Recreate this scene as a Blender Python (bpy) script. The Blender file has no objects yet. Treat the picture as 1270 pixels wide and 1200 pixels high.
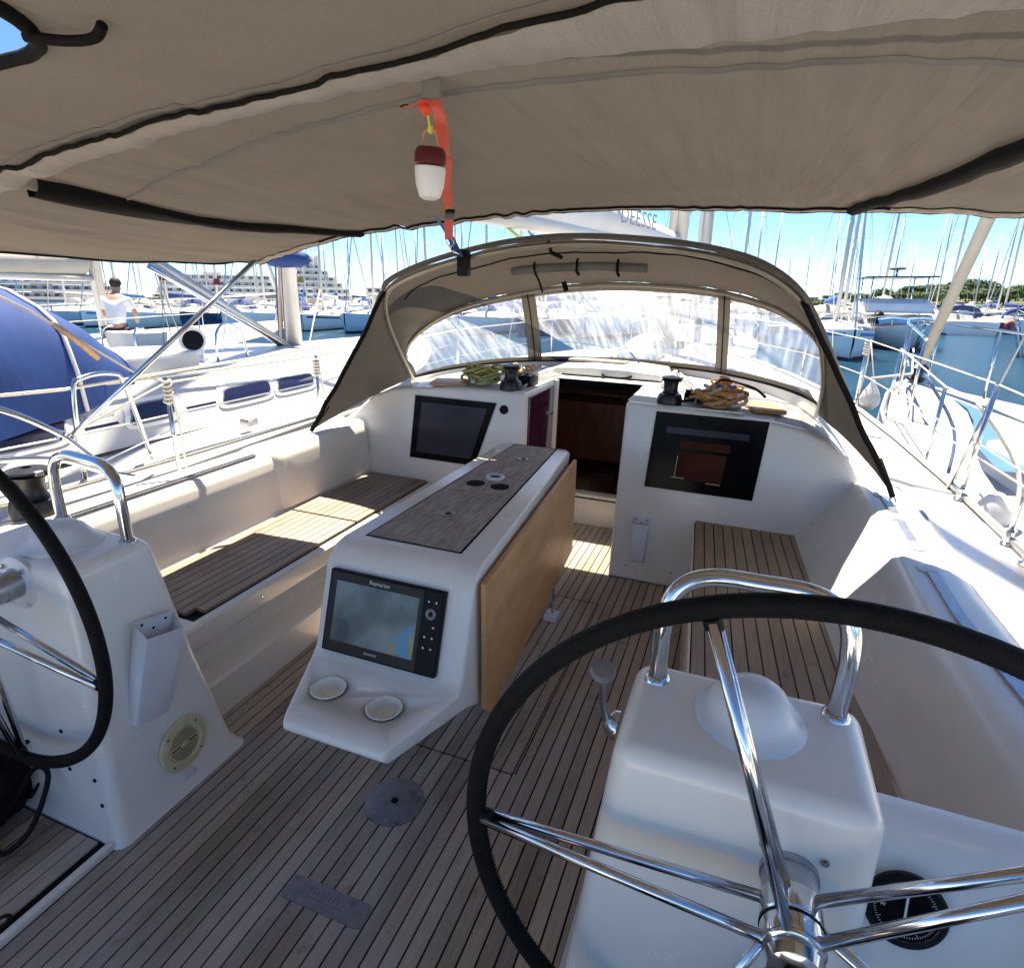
import bpy, bmesh, math, random
from mathutils import Vector, Matrix, noise
import numpy as np
R = math.radians
random.seed(7)
S = bpy.context.scene
C = S.collection
# ------------------------------------------------------------------ camera
CAM = Vector((0.878, 0.0, 1.65))
FPX = 746.5                       # focal length in pixels of a 1270 x 1200 frame
PI_, YA_, RO_ = R(18.51), R(20.33), R(-1.7)
fw = Vector((-math.sin(YA_)*math.cos(PI_), math.cos(YA_)*math.cos(PI_), -math.sin(PI_)))
rt = Vector((math.cos(YA_), math.sin(YA_), 0)); dn = fw.cross(rt)
rt2 = rt*math.cos(RO_) + dn*math.sin(RO_); dn2 = -rt*math.sin(RO_) + dn*math.cos(RO_)
cd = bpy.data.cameras.new('camera'); cam = bpy.data.objects.new('camera', cd); C.objects.link(cam)
m = Matrix((rt2, -dn2, -fw)).transposed().to_4x4(); m.translation = CAM
cam.matrix_world = m
cd.sensor_fit = 'HORIZONTAL'; cd.sensor_width = 36.0; cd.lens = 36.0*FPX/1270
cd.clip_start = 0.02; cd.clip_end = 6000
S.camera = cam
# ------------------------------------------------------------------ light
SUN_DX, SUN_DY = 0.12, -0.31        # travel of the light per metre of drop
sun_to = Vector((-SUN_DX, -SUN_DY, 1)).normalized()
W = bpy.data.worlds.new('World'); S.world = W; W.use_nodes = True
wn = W.node_tree.nodes; wl = W.node_tree.links
sky = wn.new('ShaderNodeTexSky'); sky.sky_type = 'NISHITA'; sky.sun_disc = False
sky.sun_elevation = math.asin(sun_to.z); sky.sun_rotation = math.atan2(sun_to.x, sun_to.y)
sky.altitude = 5000; sky.air_density = 1.0; sky.dust_density = 0.0; sky.ozone_density = 6.0
bgn = wn['Background']; bgn.inputs['Strength'].default_value = 0.082
hsk = wn.new('ShaderNodeHueSaturation'); hsk.inputs['Saturation'].default_value = 1.10
wl.new(sky.outputs[0], hsk.inputs['Color']); wl.new(hsk.outputs[0], bgn.inputs[0])
sl = bpy.data.lights.new('sun', 'SUN'); sl.energy = 3.9; sl.angle = R(0.53); sl.color = (1, .95, .87)
so = bpy.data.objects.new('sun', sl); C.objects.link(so)
so.rotation_euler = sun_to.to_track_quat('Z', 'Y').to_euler()
S.view_settings.view_transform = 'Standard'; S.view_settings.look = 'None'
S.view_settings.exposure = 2.02; S.view_settings.gamma = 1; S.view_settings.use_curve_mapping = False
S.view_settings.use_white_balance = True; S.view_settings.white_balance_temperature = 7700; S.view_settings.white_balance_tint = 10
S.cycles.max_bounces = 10; S.cycles.diffuse_bounces = 6; S.cycles.transparent_max_bounces = 12
S.cycles.use_denoising = True

# ------------------------------------------------------------------ materials
def ramp(nt, fac, stops):
    r = nt.nodes.new('ShaderNodeValToRGB'); e = r.color_ramp.elements
    e[0].position, e[0].color = stops[0][0], (*stops[0][1], 1)
    e[1].position, e[1].color = stops[-1][0], (*stops[-1][1], 1)
    for p, c in stops[1:-1]:
        x = e.new(p); x.color = (*c, 1)
    nt.links.new(fac, r.inputs[0]); return r.outputs[0]
def coords(nt, scale=(1, 1, 1), kind='pos'):
    mp = nt.nodes.new('ShaderNodeMapping'); mp.inputs['Scale'].default_value = scale
    if kind == 'pos':
        g = nt.nodes.new('ShaderNodeNewGeometry'); nt.links.new(g.outputs['Position'], mp.inputs[0])
    else:
        g = nt.nodes.new('ShaderNodeTexCoord'); nt.links.new(g.outputs['Object'], mp.inputs[0])
    return mp.outputs[0]
def noi(nt, vec, scale, detail=4, rough=.55):
    n = nt.nodes.new('ShaderNodeTexNoise'); n.inputs['Scale'].default_value = scale
    n.inputs['Detail'].default_value = detail; n.inputs['Roughness'].default_value = rough
    nt.links.new(vec, n.inputs['Vector']); return n.outputs['Fac']
def mix(nt, a, b, f, mode='MIX'):
    n = nt.nodes.new('ShaderNodeMixRGB'); n.blend_type = mode
    for s, v in ((0, f), (1, a), (2, b)):
        if hasattr(v, 'type') and not isinstance(v, (float, int, tuple)): nt.links.new(v, n.inputs[s])
        elif isinstance(v, tuple): n.inputs[s].default_value = (*v, 1)
        else: n.inputs[s].default_value = v
    return n.outputs[0]
def mat(name, col, rough=.5, metal=0., var=.12, vs=6., bump=0., bs=80., coat=0., stretch=(1, 1, 1), kind='pos', spec=.5, dirt=None, rvar=.0):
    mm = bpy.data.materials.new(name); mm.use_nodes = True; nt = mm.node_tree; b = nt.nodes['Principled BSDF']
    v = coords(nt, stretch, kind)
    f = noi(nt, v, vs, 5)
    lo = tuple(c*(1-var) for c in col); hi = tuple(min(1, c*(1+var)) for c in col)
    co = ramp(nt, f, [(.3, lo), (.7, hi)])
    if dirt:
        f2 = noi(nt, v, dirt[1], 7, .65)
        msk = ramp(nt, f2, [(dirt[2], (0, 0, 0)), (dirt[3], (1, 1, 1))])
        co = mix(nt, co, dirt[0], msk)
    nt.links.new(co, b.inputs['Base Color'])
    b.inputs['Roughness'].default_value = rough; b.inputs['Metallic'].default_value = metal
    b.inputs['Specular IOR Level'].default_value = spec
    b.inputs['Coat Weight'].default_value = coat; b.inputs['Coat Roughness'].default_value = .12
    if rvar:
        rr = nt.nodes.new('ShaderNodeMapRange'); nt.links.new(noi(nt, v, vs*2.3, 6, .7), rr.inputs[0])
        rr.inputs[3].default_value = max(0.02, rough-rvar); rr.inputs[4].default_value = min(1, rough+rvar)
        nt.links.new(rr.outputs[0], b.inputs['Roughness'])
    if bump:
        bp = nt.nodes.new('ShaderNodeBump'); bp.inputs['Strength'].default_value = bump; bp.inputs['Distance'].default_value = .004
        nt.links.new(noi(nt, v, bs, 3), bp.inputs['Height']); nt.links.new(bp.outputs[0], b.inputs['Normal'])
    return mm
def wood(name, dark, light, stretch=(1, .06, 1), rough=.6, grain=110., rnd=.35, grey=None, bump=.25):
    mm = bpy.data.materials.new(name); mm.use_nodes = True; nt = mm.node_tree; b = nt.nodes['Principled BSDF']
    oi = nt.nodes.new('ShaderNodeObjectInfo')
    g = nt.nodes.new('ShaderNodeNewGeometry')
    off = nt.nodes.new('ShaderNodeVectorMath'); off.operation = 'MULTIPLY_ADD'
    cmb = nt.nodes.new('ShaderNodeCombineXYZ')
    for i in range(3): nt.links.new(oi.outputs['Random'], cmb.inputs[i])
    off.inputs[1].default_value = (9, 31, 3)
    nt.links.new(cmb.outputs[0], off.inputs[0]); nt.links.new(g.outputs['Position'], off.inputs[2])
    mp = nt.nodes.new('ShaderNodeMapping'); mp.inputs['Scale'].default_value = stretch; nt.links.new(off.outputs[0], mp.inputs[0])
    f = noi(nt, mp.outputs[0], grain, 6, .65)
    co = ramp(nt, f, [(.25, dark), (.5, tuple((a+c)/2 for a, c in zip(dark, light))), (.78, light)])
    val = nt.nodes.new('ShaderNodeMapRange'); nt.links.new(oi.outputs['Random'], val.inputs[0])
    val.inputs[3].default_value = 1-rnd; val.inputs[4].default_value = 1+rnd*.6
    hs = nt.nodes.new('ShaderNodeHueSaturation'); nt.links.new(val.outputs[0], hs.inputs['Value']); nt.links.new(co, hs.inputs['Color'])
    co = hs.outputs[0]
    if grey:
        v2 = coords(nt, (1, .5, 1))
        mk = ramp(nt, noi(nt, v2, 2.6, 6, .6), [(.38, (0, 0, 0)), (.62, (1, 1, 1))])
        mk2 = nt.nodes.new('ShaderNodeMath'); mk2.operation = 'MULTIPLY'; mk2.inputs[1].default_value = .75
        nt.links.new(mk, mk2.inputs[0])
        co = mix(nt, co, grey, mk2.outputs[0])
        st = ramp(nt, noi(nt, coords(nt), 11, 6, .7), [(.60, (1, 1, 1)), (.74, (.62, .57, .5))])
        co = mix(nt, co, st, 1.0, 'MULTIPLY')
    nt.links.new(co, b.inputs['Base Color']); b.inputs['Roughness'].default_value = rough
    bp = nt.nodes.new('ShaderNodeBump'); bp.inputs['Strength'].default_value = bump; bp.inputs['Distance'].default_value = .002
    nt.links.new(f, bp.inputs['Height']); nt.links.new(bp.outputs[0], b.inputs['Normal'])
    return mm
M = {}
M['gel'] = mat('gelcoat_white', (.82, .79, .735), .26, var=.045, vs=3, bump=.06, bs=40, coat=.25, dirt=((.70, .67, .60), 4.5, .60, .82), rvar=.05)
M['gel_blue'] = mat('gelcoat_cool', (.62, .68, .74), .32, var=.05, vs=3, bump=.05, bs=40, dirt=((.45, .47, .47), 5, .64, .8))
M['nonskid'] = mat('nonskid_deck', (.48, .48, .47), .55, var=.05, vs=4, bump=.6, bs=420, dirt=((.55, .53, .48), 3, .62, .8))
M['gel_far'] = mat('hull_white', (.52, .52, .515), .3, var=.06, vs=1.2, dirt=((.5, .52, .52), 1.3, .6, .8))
M['hull_blue'] = mat('hull_pale_blue', (.42, .55, .66), .3, var=.06, vs=1)
M['hull_navy'] = mat('hull_navy', (.02, .04, .12), .25, var=.1)
M['teak_floor'] = wood('teak_floor', (.27, .185, .13), (.52, .385, .285), grey=(.43, .395, .35), rnd=.40)
M['teak_seat'] = wood('teak_seat', (.17, .115, .085), (.38, .27, .20), grey=(.34, .29, .255), rnd=.28)
M['teak_warm'] = wood('teak_seat_warm', (.26, .155, .085), (.50, .33, .20), grey=(.42, .32, .23), rnd=.22)
M['caulk'] = mat('black_caulk', (.007, .007, .007), .8, spec=.1)
M['leaf'] = wood('table_leaf_veneer', (.45, .20, .075), (.70, .39, .18), stretch=(1, .5, 1.6), grain=9, rnd=0, rough=.45, bump=.08)
M['insert'] = mat('table_inlay_board', (.36, .30, .26), .6, var=.25, vs=14, stretch=(3, .6, 1), bump=.2, bs=160, dirt=((.17, .135, .115), 26, .48, .72))
M['mahog'] = wood('mahogany', (.17, .055, .03), (.42, .155, .085), stretch=(.3, 1, .1), grain=40, rnd=.2, rough=.3, bump=.05)
M['purple'] = mat('maroon_acrylic', (.05, .012, .03), .12, coat=.5)
M['steel'] = mat('stainless_steel', (.62, .62, .63), .12, 1., var=.06, vs=20, rvar=.06)
M['steel_dull'] = mat('brushed_steel', (.42, .43, .46), .38, 1., var=.15, vs=30, bump=.1, bs=200)
M['alu'] = mat('anodised_aluminium', (.52, .52, .50), .42, .8, var=.08, vs=3)
M['alu_white'] = mat('mast_grey', (.60, .60, .58), .45, .3, var=.08, vs=2)
M['alu_bow'] = mat('weathered_tube', (.36, .32, .27), .45, .5)
M['hull_bright'] = mat('hull_bright_white', (.84, .84, .83), .3, var=.05, vs=1.2, dirt=((.6, .6, .58), 1.3, .6, .8))
M['black'] = mat('black_plastic', (.008, .008, .009), .45, var=.2, spec=.15)
M['winch'] = mat('black_anodised', (.014, .015, .017), .32, .2, var=.2)
M['leather'] = mat('black_leather', (.007, .0065, .007), .6, var=.3, vs=50, bump=.6, bs=300, spec=.12)
M['glassdark'] = mat('smoked_acrylic', (.004, .0035, .005), .12, spec=.06)
M['screen_slate'] = mat('smoked_acrylic_blind', (.035, .038, .055), .14, spec=.12, var=.1, vs=4)
M['inside_dark'] = mat('cabin_dark', (.13, .06, .04), .6, var=.3)
M['inside_red'] = mat('cabin_red_wood', (.07, .021, .013), .7, var=.3, vs=9, spec=.05)
M['cup'] = mat('cup_cream_plastic', (.80, .78, .68), .35, dirt=((.50, .46, .34), 30, .58, .78))
M['speaker'] = mat('yellowed_plastic', (.66, .57, .35), .45, var=.12, vs=20)
M['white_pl'] = mat('white_plastic', (.68, .70, .73), .35, var=.04)
M['dome'] = mat('compass_cover_plastic', (.66, .68, .72), .3, var=.05)
M['grey_pl'] = mat('grey_metal_plate', (.24, .24, .26), .5, .5, var=.15, vs=30, dirt=((.14, .14, .15), 22, .52, .7))
M['navyfab'] = mat('navy_canvas', (.007, .042, .18), .75, var=.25, vs=2.5, bump=1.0, bs=5, stretch=(1, 2.5, .8))
M['bluefab'] = mat('blue_canvas', (.03, .15, .42), .7, var=.2, vs=5, bump=.5, bs=25)
M['darkvinyl'] = mat('dark_plum_vinyl', (.03, .008, .03), .25)
M['beigefab'] = mat('beige_canvas', (.46, .43, .37), .8, var=.1, vs=3, bump=.3)
M['whitefab'] = mat('white_canvas', (.66, .66, .66), .8, var=.06, vs=3, bump=.5, bs=18)
M['greyfab'] = mat('grey_canvas', (.16, .15, .14), .8, var=.15, bump=.3)
M['darkfab'] = mat('charcoal_webbing', (.010, .0088, .0082), .85, var=.2, vs=30, spec=.1)
M['orange'] = mat('red_orange_webbing', (.72, .07, .03), .6, var=.12, vs=40)
M['bluestrap'] = mat('blue_webbing', (.01, .07, .25), .6)
M['yellowline'] = mat('yellow_cord', (.62, .62, .10), .7)
M['lampred'] = mat('lantern_maroon', (.10, .012, .014), .4)
M['lampwhite'] = mat('lantern_diffuser', (.74, .74, .76), .4)
M['rope_y'] = mat('yellow_black_rope', (.45, .42, .16), .85, var=.85, vs=150, bump=.4, bs=300)
M['rope_w'] = mat('white_rope', (.60, .57, .50), .85, var=.2, vs=90, bump=.4, bs=300)
M['rope_o'] = mat('tan_orange_rope', (.55, .27, .09), .8, var=.4, vs=70, bump=.4, bs=300)
M['rope_b'] = mat('blue_flecked_rope', (.08, .12, .25), .85, var=.7, vs=120, bump=.4, bs=300)
M['chafe'] = mat('varnished_board', (.50, .28, .14), .5, var=.15, vs=12, stretch=(1, 6, 1))
M['skin'] = mat('skin', (.42, .22, .15), .55)
M['hair'] = mat('dark_hair', (.02, .013, .01), .7)
M['shirt'] = mat('white_shirt', (.74, .76, .80), .8, var=.05, bump=.6, bs=14)
M['shorts'] = mat('dark_shorts', (.03, .03, .05), .8)
M['fender'] = mat('grey_fender', (.42, .43, .44), .6, dirt=((.25, .25, .24), 14, .5, .7))
M['yellow_buoy'] = mat('yellow_buoy', (.62, .36, .06), .5)
M['boot'] = mat('antifoul_black', (.02, .02, .025), .6)
M['winfar'] = mat('dark_window', (.02, .025, .04), .1)
M['navy_win'] = mat('navy_acrylic', (.012, .012, .04), .08, coat=.4)
M['bluelabel'] = mat('blue_stripe', (.05, .15, .42), .4)
M['redlabel'] = mat('red_flag', (.6, .04, .04), .7)
M['concrete'] = mat('quay_concrete', (.36, .35, .33), .8, var=.15, vs=.6)
M['bounce_concrete'] = mat('pale_bounce_concrete', (.58, .56, .52), .8, var=.12, vs=.8)  # for the added pontoon astern that throws light forward
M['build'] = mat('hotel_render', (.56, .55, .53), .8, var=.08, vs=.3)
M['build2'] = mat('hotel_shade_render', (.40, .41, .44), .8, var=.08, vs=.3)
M['trunk'] = mat('pine_bark', (.10, .07, .05), .9)
M['text'] = mat('grey_lettering', (.12, .12, .16), .5)
M['textw'] = mat('white_lettering', (.7, .7, .7), .5)

def leafmat():
    mm = bpy.data.materials.new('pine_needles'); mm.use_nodes = True; nt = mm.node_tree; b = nt.nodes['Principled BSDF']
    co = ramp(nt, noi(nt, coords(nt, (1, 1, 1)), .9, 4), [(.3, (.025, .05, .014)), (.55, (.05, .10, .025)), (.8, (.09, .15, .04))])
    nt.links.new(co, b.inputs['Base Color']); b.inputs['Roughness'].default_value = .8
    return mm
M['leaves'] = leafmat()
def fabric(name, col, trans=.3, tcol=None, bs=900, var=.07):
    mm = bpy.data.materials.new(name); mm.use_nodes = True; nt = mm.node_tree
    for n in list(nt.nodes): nt.nodes.remove(n)
    out = nt.nodes.new('ShaderNodeOutputMaterial'); df = nt.nodes.new('ShaderNodeBsdfDiffuse'); tr = nt.nodes.new('ShaderNodeBsdfTranslucent')
    mx = nt.nodes.new('ShaderNodeMixShader'); mx.inputs[0].default_value = trans
    v = coords(nt)
    co = ramp(nt, noi(nt, v, 1.7, 6, .6), [(.3, tuple(c*(1-var*1.6) for c in col)), (.7, tuple(c*(1+var) for c in col))])
    co = mix(nt, co, ramp(nt, noi(nt, v, 330, 2), [(.35, (.78, .78, .78)), (.65, (1, 1, 1))]), .8, 'MULTIPLY')
    nt.links.new(co, df.inputs[0]); tr.inputs[0].default_value = (*(tcol or col), 1)
    bp = nt.nodes.new('ShaderNodeBump'); bp.inputs['Strength'].default_value = 1.0; bp.inputs['Distance'].default_value = .022
    nt.links.new(noi(nt, coords(nt, (9, .8, 2)), 1.5, 4, .5), bp.inputs['Height'])
    nt.links.new(bp.outputs[0], df.inputs['Normal'])
    nt.links.new(df.outputs[0], mx.inputs[1]); nt.links.new(tr.outputs[0], mx.inputs[2]); nt.links.new(mx.outputs[0], out.inputs[0])
    return mm
M['bimini'] = fabric('taupe_canvas', (.185, .170, .158), .035, (.36, .31, .24))
M['bimini_lt'] = fabric('taupe_canvas_doubled', (.40, .37, .34), .01, (.42, .36, .28))
M['dodger'] = fabric('taupe_dodger_canvas', (.145, .132, .120), .04, (.36, .31, .25))
def vinyl():
    mm = bpy.data.materials.new('hazy_clear_vinyl'); mm.use_nodes = True; nt = mm.node_tree
    for n in list(nt.nodes): nt.nodes.remove(n)
    out = nt.nodes.new('ShaderNodeOutputMaterial'); tp = nt.nodes.new('ShaderNodeBsdfTransparent'); tp.inputs[0].default_value = (.93, .95, .98, 1)
    df = nt.nodes.new('ShaderNodeBsdfTranslucent'); df.inputs[0].default_value = (.72, .78, .9, 1)
    gl = nt.nodes.new('ShaderNodeBsdfGlossy'); gl.inputs['Roughness'].default_value = .2; gl.inputs[0].default_value = (.6, .68, .8, 1)
    v = coords(nt, (30, 3, .8)); f = noi(nt, v, 1.1, 2, .5)
    r1 = nt.nodes.new('ShaderNodeMapRange'); r1.inputs[1].default_value = .42; r1.inputs[2].default_value = .78
    r1.inputs[3].default_value = .09; r1.inputs[4].default_value = .30; nt.links.new(f, r1.inputs[0])
    mx = nt.nodes.new('ShaderNodeMixShader'); nt.links.new(r1.outputs[0], mx.inputs[0])
    nt.links.new(tp.outputs[0], mx.inputs[1]); nt.links.new(df.outputs[0], mx.inputs[2])
    bp = nt.nodes.new('ShaderNodeBump'); bp.inputs['Strength'].default_value = .25; bp.inputs['Distance'].default_value = .01
    nt.links.new(noi(nt, coords(nt, (4, 2, .8)), 2, 2), bp.inputs['Height']); nt.links.new(bp.outputs[0], gl.inputs['Normal'])
    fr = nt.nodes.new('ShaderNodeFresnel'); fr.inputs[0].default_value = 1.35
    m2 = nt.nodes.new('ShaderNodeMixShader'); nt.links.new(fr.outputs[0], m2.inputs[0]); nt.links.new(mx.outputs[0], m2.inputs[1]); nt.links.new(gl.outputs[0], m2.inputs[2])
    nt.links.new(m2.outputs[0], out.inputs[0]); return mm
M['vinyl'] = vinyl()
def water():
    mm = bpy.data.materials.new('harbour_water'); mm.use_nodes = True; nt = mm.node_tree; b = nt.nodes['Principled BSDF']
    b.inputs['Base Color'].default_value = (.03, .16, .26, 1); b.inputs['Roughness'].default_value = .08; b.inputs['IOR'].default_value = 1.33
    v = coords(nt, (1, 1, 1)); bp = nt.nodes.new('ShaderNodeBump'); bp.inputs['Strength'].default_value = 1.0; bp.inputs['Distance'].default_value = .30
    nt.links.new(noi(nt, coords(nt, (1, 1.8, 1)), 1.9, 7, .68), bp.inputs['Height']); nt.links.new(bp.outputs[0], b.inputs['Normal'])
    nt.links.new(ramp(nt, noi(nt, v, .25, 4), [(.35, (.014, .07, .135)), (.7, (.022, .10, .18))]), b.inputs['Base Color'])
    return mm
M['water'] = water()
def chart():
    mm = bpy.data.materials.new('chart_screen'); mm.use_nodes = True; nt = mm.node_tree; b = nt.nodes['Principled BSDF']
    v = coords(nt, (1, 1, 1), 'obj')
    f = noi(nt, v, 16, 4)
    sea = ramp(nt, noi(nt, v, 5.5, 3), [(.38, (.055, .075, .085)), (.62, (.17, .22, .235))])
    land = ramp(nt, f, [(.40, (.02, .18, .36)), (.47, (.04, .26, .46)), (.49, (.36, .25, .08)), (.56, (.30, .21, .07)), (.58, (.04, .24, .42))])
    sp = nt.nodes.new('ShaderNodeSeparateXYZ'); nt.links.new(v, sp.inputs[0])
    d = nt.nodes.new('ShaderNodeMath'); d.operation = 'SUBTRACT'; nt.links.new(sp.outputs[0], d.inputs[0]); nt.links.new(sp.outputs[1], d.inputs[1])
    a = nt.nodes.new('ShaderNodeMath'); a.operation = 'MULTIPLY_ADD'; a.inputs[1].default_value = .14; nt.links.new(f, a.inputs[0]); nt.links.new(d.outputs[0], a.inputs[2])
    mk = ramp(nt, a.outputs[0], [(.165, (0, 0, 0)), (.215, (1, 1, 1))])
    nt.links.new(mix(nt, sea, land, mk), b.inputs['Base Color']); b.inputs['Roughness'].default_value = .22
    return mm
M['chart'] = chart()

# ------------------------------------------------------------------ helpers
def obj(name, me, m=None, parent=None, smooth=False):
    if m is not None and not me.materials: me.materials.append(m)
    o = bpy.data.objects.new(name, me); C.objects.link(o)
    if parent is not None: o.parent = parent
    if smooth:
        for p in me.polygons: p.use_smooth = True
    return o
def raw(name, vs, fs, m, parent=None, smooth=False):
    me = bpy.data.meshes.new(name); me.from_pydata([tuple(v) for v in vs], [], fs); me.update()
    return obj(name, me, m, parent, smooth)
def bobj(name, bm, m, parent=None, smooth=False, bevel=0, seg=2, ang=30):
    bmesh.ops.recalc_face_normals(bm, faces=bm.faces)
    if bevel:
        es = [e for e in bm.edges if len(e.link_faces) == 2 and e.calc_face_angle(0) > R(ang)]
        bmesh.ops.bevel(bm, geom=es, offset=bevel, segments=seg, profile=.5, affect='EDGES', clamp_overlap=True)
    bmesh.ops.recalc_face_normals(bm, faces=bm.faces)
    me = bpy.data.meshes.new(name); bm.to_mesh(me); bm.free()
    o = obj(name, me, m, parent, False)
    if smooth or bevel:
        for p in me.polygons: p.use_smooth = True
        try: me.set_sharp_from_angle(angle=R(40))
        except Exception: pass
    return o
def thing(name, label, cat, loc=(0, 0, 0), group=None, kind=None):
    o = bpy.data.objects.new(name, None); C.objects.link(o); o.empty_display_size = .1
    o.location = loc
    tag(o, label, cat, group, kind); return o
def tag(o, label, cat, group=None, kind=None):
    if label: o['label'] = label
    if cat: o['category'] = cat
    if group: o['group'] = group
    if kind: o['kind'] = kind
    return o
def struct(o):
    o['kind'] = 'structure'; return o
def prism(name, poly, axis, a, b, m, parent=None, bevel=0, seg=2, smooth=False):
    """poly in the two other axes, extruded along axis from a to b"""
    bm = bmesh.new()
    def P(u, v, w):
        return {'x': (w, u, v), 'y': (u, w, v), 'z': (u, v, w)}[axis]
    A = [bm.verts.new(P(u, v, a)) for u, v in poly]; B = [bm.verts.new(P(u, v, b)) for u, v in poly]
    n = len(poly)
    bm.faces.new(A); bm.faces.new(B[::-1])
    for i in range(n): bm.faces.new((A[i], A[(i+1) % n], B[(i+1) % n], B[i]))
    return bobj(name, bm, m, parent, smooth, bevel, seg)
def box(name, x0, x1, y0, y1, z0, z1, m, parent=None, bevel=0, seg=2):
    return prism(name, [(x0, y0), (x1, y0), (x1, y1), (x0, y1)], 'z', z0, z1, m, parent, bevel, seg)
def catmull(pts, n=6, closed=False):
    P = [Vector(p) for p in pts]; out = []; L = len(P)
    if L < 3 and not closed: return P
    for i in range(L if closed else L-1):
        if closed: a, b, c, d = P[(i-1) % L], P[i], P[(i+1) % L], P[(i+2) % L]
        else: a, b, c, d = P[max(i-1, 0)], P[i], P[i+1], P[min(i+2, L-1)]
        for k in range(n):
            t = k/n
            out.append(.5*((2*b)+(-a+c)*t+(2*a-5*b+4*c-d)*t*t+(-a+3*b-3*c+d)*t**3))
    if not closed: out.append(P[-1])
    return out
def tube_mesh(name, pts, r, seg=8, closed=False, n=0, flat=1., cap=True):
    P = catmull(pts, n, closed) if n else [Vector(p) for p in pts]
    L = len(P); vs = []; fs = []
    up = None
    for i, p in enumerate(P):
        t = (P[(i+1) % L]-P[(i-1) % L]) if closed else (P[min(i+1, L-1)]-P[max(i-1, 0)])
        if t.length < 1e-9: t = Vector((0, 0, 1))
        t.normalize()
        if up is None: up = t.orthogonal().normalized() if abs(t.z) > .9 else Vector((0, 0, 1))
        u = (up - t*up.dot(t))
        if u.length < 1e-5: u = t.orthogonal()
        u.normalize(); w = t.cross(u); up = u
        rr = r(i/(L-1)) if callable(r) else r
        for k in range(seg):
            a = 2*math.pi*k/seg
            vs.append(p + u*math.cos(a)*rr*flat + w*math.sin(a)*rr)
    for i in range(L if closed else L-1):
        j = (i+1) % L
        for k in range(seg):
            l = (k+1) % seg
            fs.append((i*seg+k, i*seg+l, j*seg+l, j*seg+k))
    if not closed and cap:
        fs.append(tuple(range(seg))[::-1]); fs.append(tuple((L-1)*seg+k for k in range(seg)))
    me = bpy.data.meshes.new(name); me.from_pydata([tuple(v) for v in vs], [], fs)
    for p in me.polygons: p.use_smooth = len(p.vertices) == 4
    return me
def tube(name, pts, r, m, parent=None, seg=8, closed=False, n=0, flat=1.):
    return obj(name, tube_mesh(name, pts, r, seg, closed, n, flat), m, parent)
def lathe(name, prof, m, parent=None, c=(0, 0, 0), d=(0, 0, 1), seg=32, smooth=True):
    """prof: (radius, height along d)"""
    d = Vector(d).normalized(); q = Vector((0, 0, 1)).rotation_difference(d); c = Vector(c)
    vs = []; fs = []
    for r_, h in prof:
        for k in range(seg):
            a = 2*math.pi*k/seg; vs.append(c + q @ Vector((r_*math.cos(a), r_*math.sin(a), h)))
    for i in range(len(prof)-1):
        for k in range(seg):
            l = (k+1) % seg; fs.append((i*seg+k, i*seg+l, (i+1)*seg+l, (i+1)*seg+k))
    if prof[0][0] < 1e-6: fs.append(tuple(range(seg))[::-1])
    if prof[-1][0] < 1e-6: fs.append(tuple((len(prof)-1)*seg+k for k in range(seg)))
    o = raw(name, vs, fs, m, parent)
    if smooth:
        for p in o.data.polygons: p.use_smooth = len(p.vertices) == 4
        try: o.data.set_sharp_from_angle(angle=R(35))
        except Exception: pass
    return o
def grid(name, rows, m, parent=None, smooth=True, thick=0, cu=False, sharp=None):
    """rows: list of equally long lists of points"""
    n = len(rows[0]); vs = [tuple(p) for r_ in rows for p in r_]; fs = []
    for i in range(len(rows)-1):
        for k in range(n-1 if not cu else n):
            l = (k+1) % n
            fs.append((i*n+k, i*n+l, (i+1)*n+l, (i+1)*n+k))
    o = raw(name, vs, fs, m, parent, smooth)
    if sharp:
        try: o.data.set_sharp_from_angle(angle=R(sharp))
        except Exception: pass
    if thick:
        md = o.modifiers.new('thickness', 'SOLIDIFY'); md.thickness = thick; md.offset = 0
    return o
def lerp(a, b, t): return a+(b-a)*t
def interp(tab, x):
    if x <= tab[0][0]: return tab[0][1]
    for (a, va), (b, vb) in zip(tab, tab[1:]):
        if x <= b:
            t = (x-a)/(b-a); return va+(vb-va)*t
    return tab[-1][1]
def text(name, s, size, mtx, m, parent=None, ext=.0006, spacing=1., shear=0.):
    cu = bpy.data.curves.new(name, 'FONT'); cu.body = s; cu.size = size; cu.extrude = ext; cu.align_x = 'CENTER'; cu.align_y = 'CENTER'
    cu.space_character = spacing; cu.shear = shear; cu.resolution_u = 3
    cu.materials.append(m); o = bpy.data.objects.new(name, cu); C.objects.link(o)
    if parent is not None: o.parent = parent
    bpy.context.view_layer.update()
    me = bpy.data.meshes.new_from_object(o.evaluated_get(bpy.context.evaluated_depsgraph_get()))
    bpy.data.objects.remove(o); n2 = bpy.data.objects.new(name, me); C.objects.link(n2)
    if parent is not None: n2.parent = parent
    n2.matrix_local = mtx; return n2
def frame(o, x, y):
    """matrix with x axis x, y axis y at origin o"""
    x = Vector(x).normalized(); y = Vector(y); y = (y-x*y.dot(x)).normalized(); z = x.cross(y)
    mm = Matrix((x, y, z)).transposed().to_4x4(); mm.translation = Vector(o); return mm
unit = bpy.data.meshes.new('plank')
unit.from_pydata([(x, y, z) for x in (-.5, .5) for y in (-.5, .5) for z in (-.5, .5)], [],
                 [(0, 1, 3, 2), (4, 6, 7, 5), (0, 4, 5, 1), (2, 3, 7, 6), (0, 2, 6, 4), (1, 5, 7, 3)])
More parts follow.
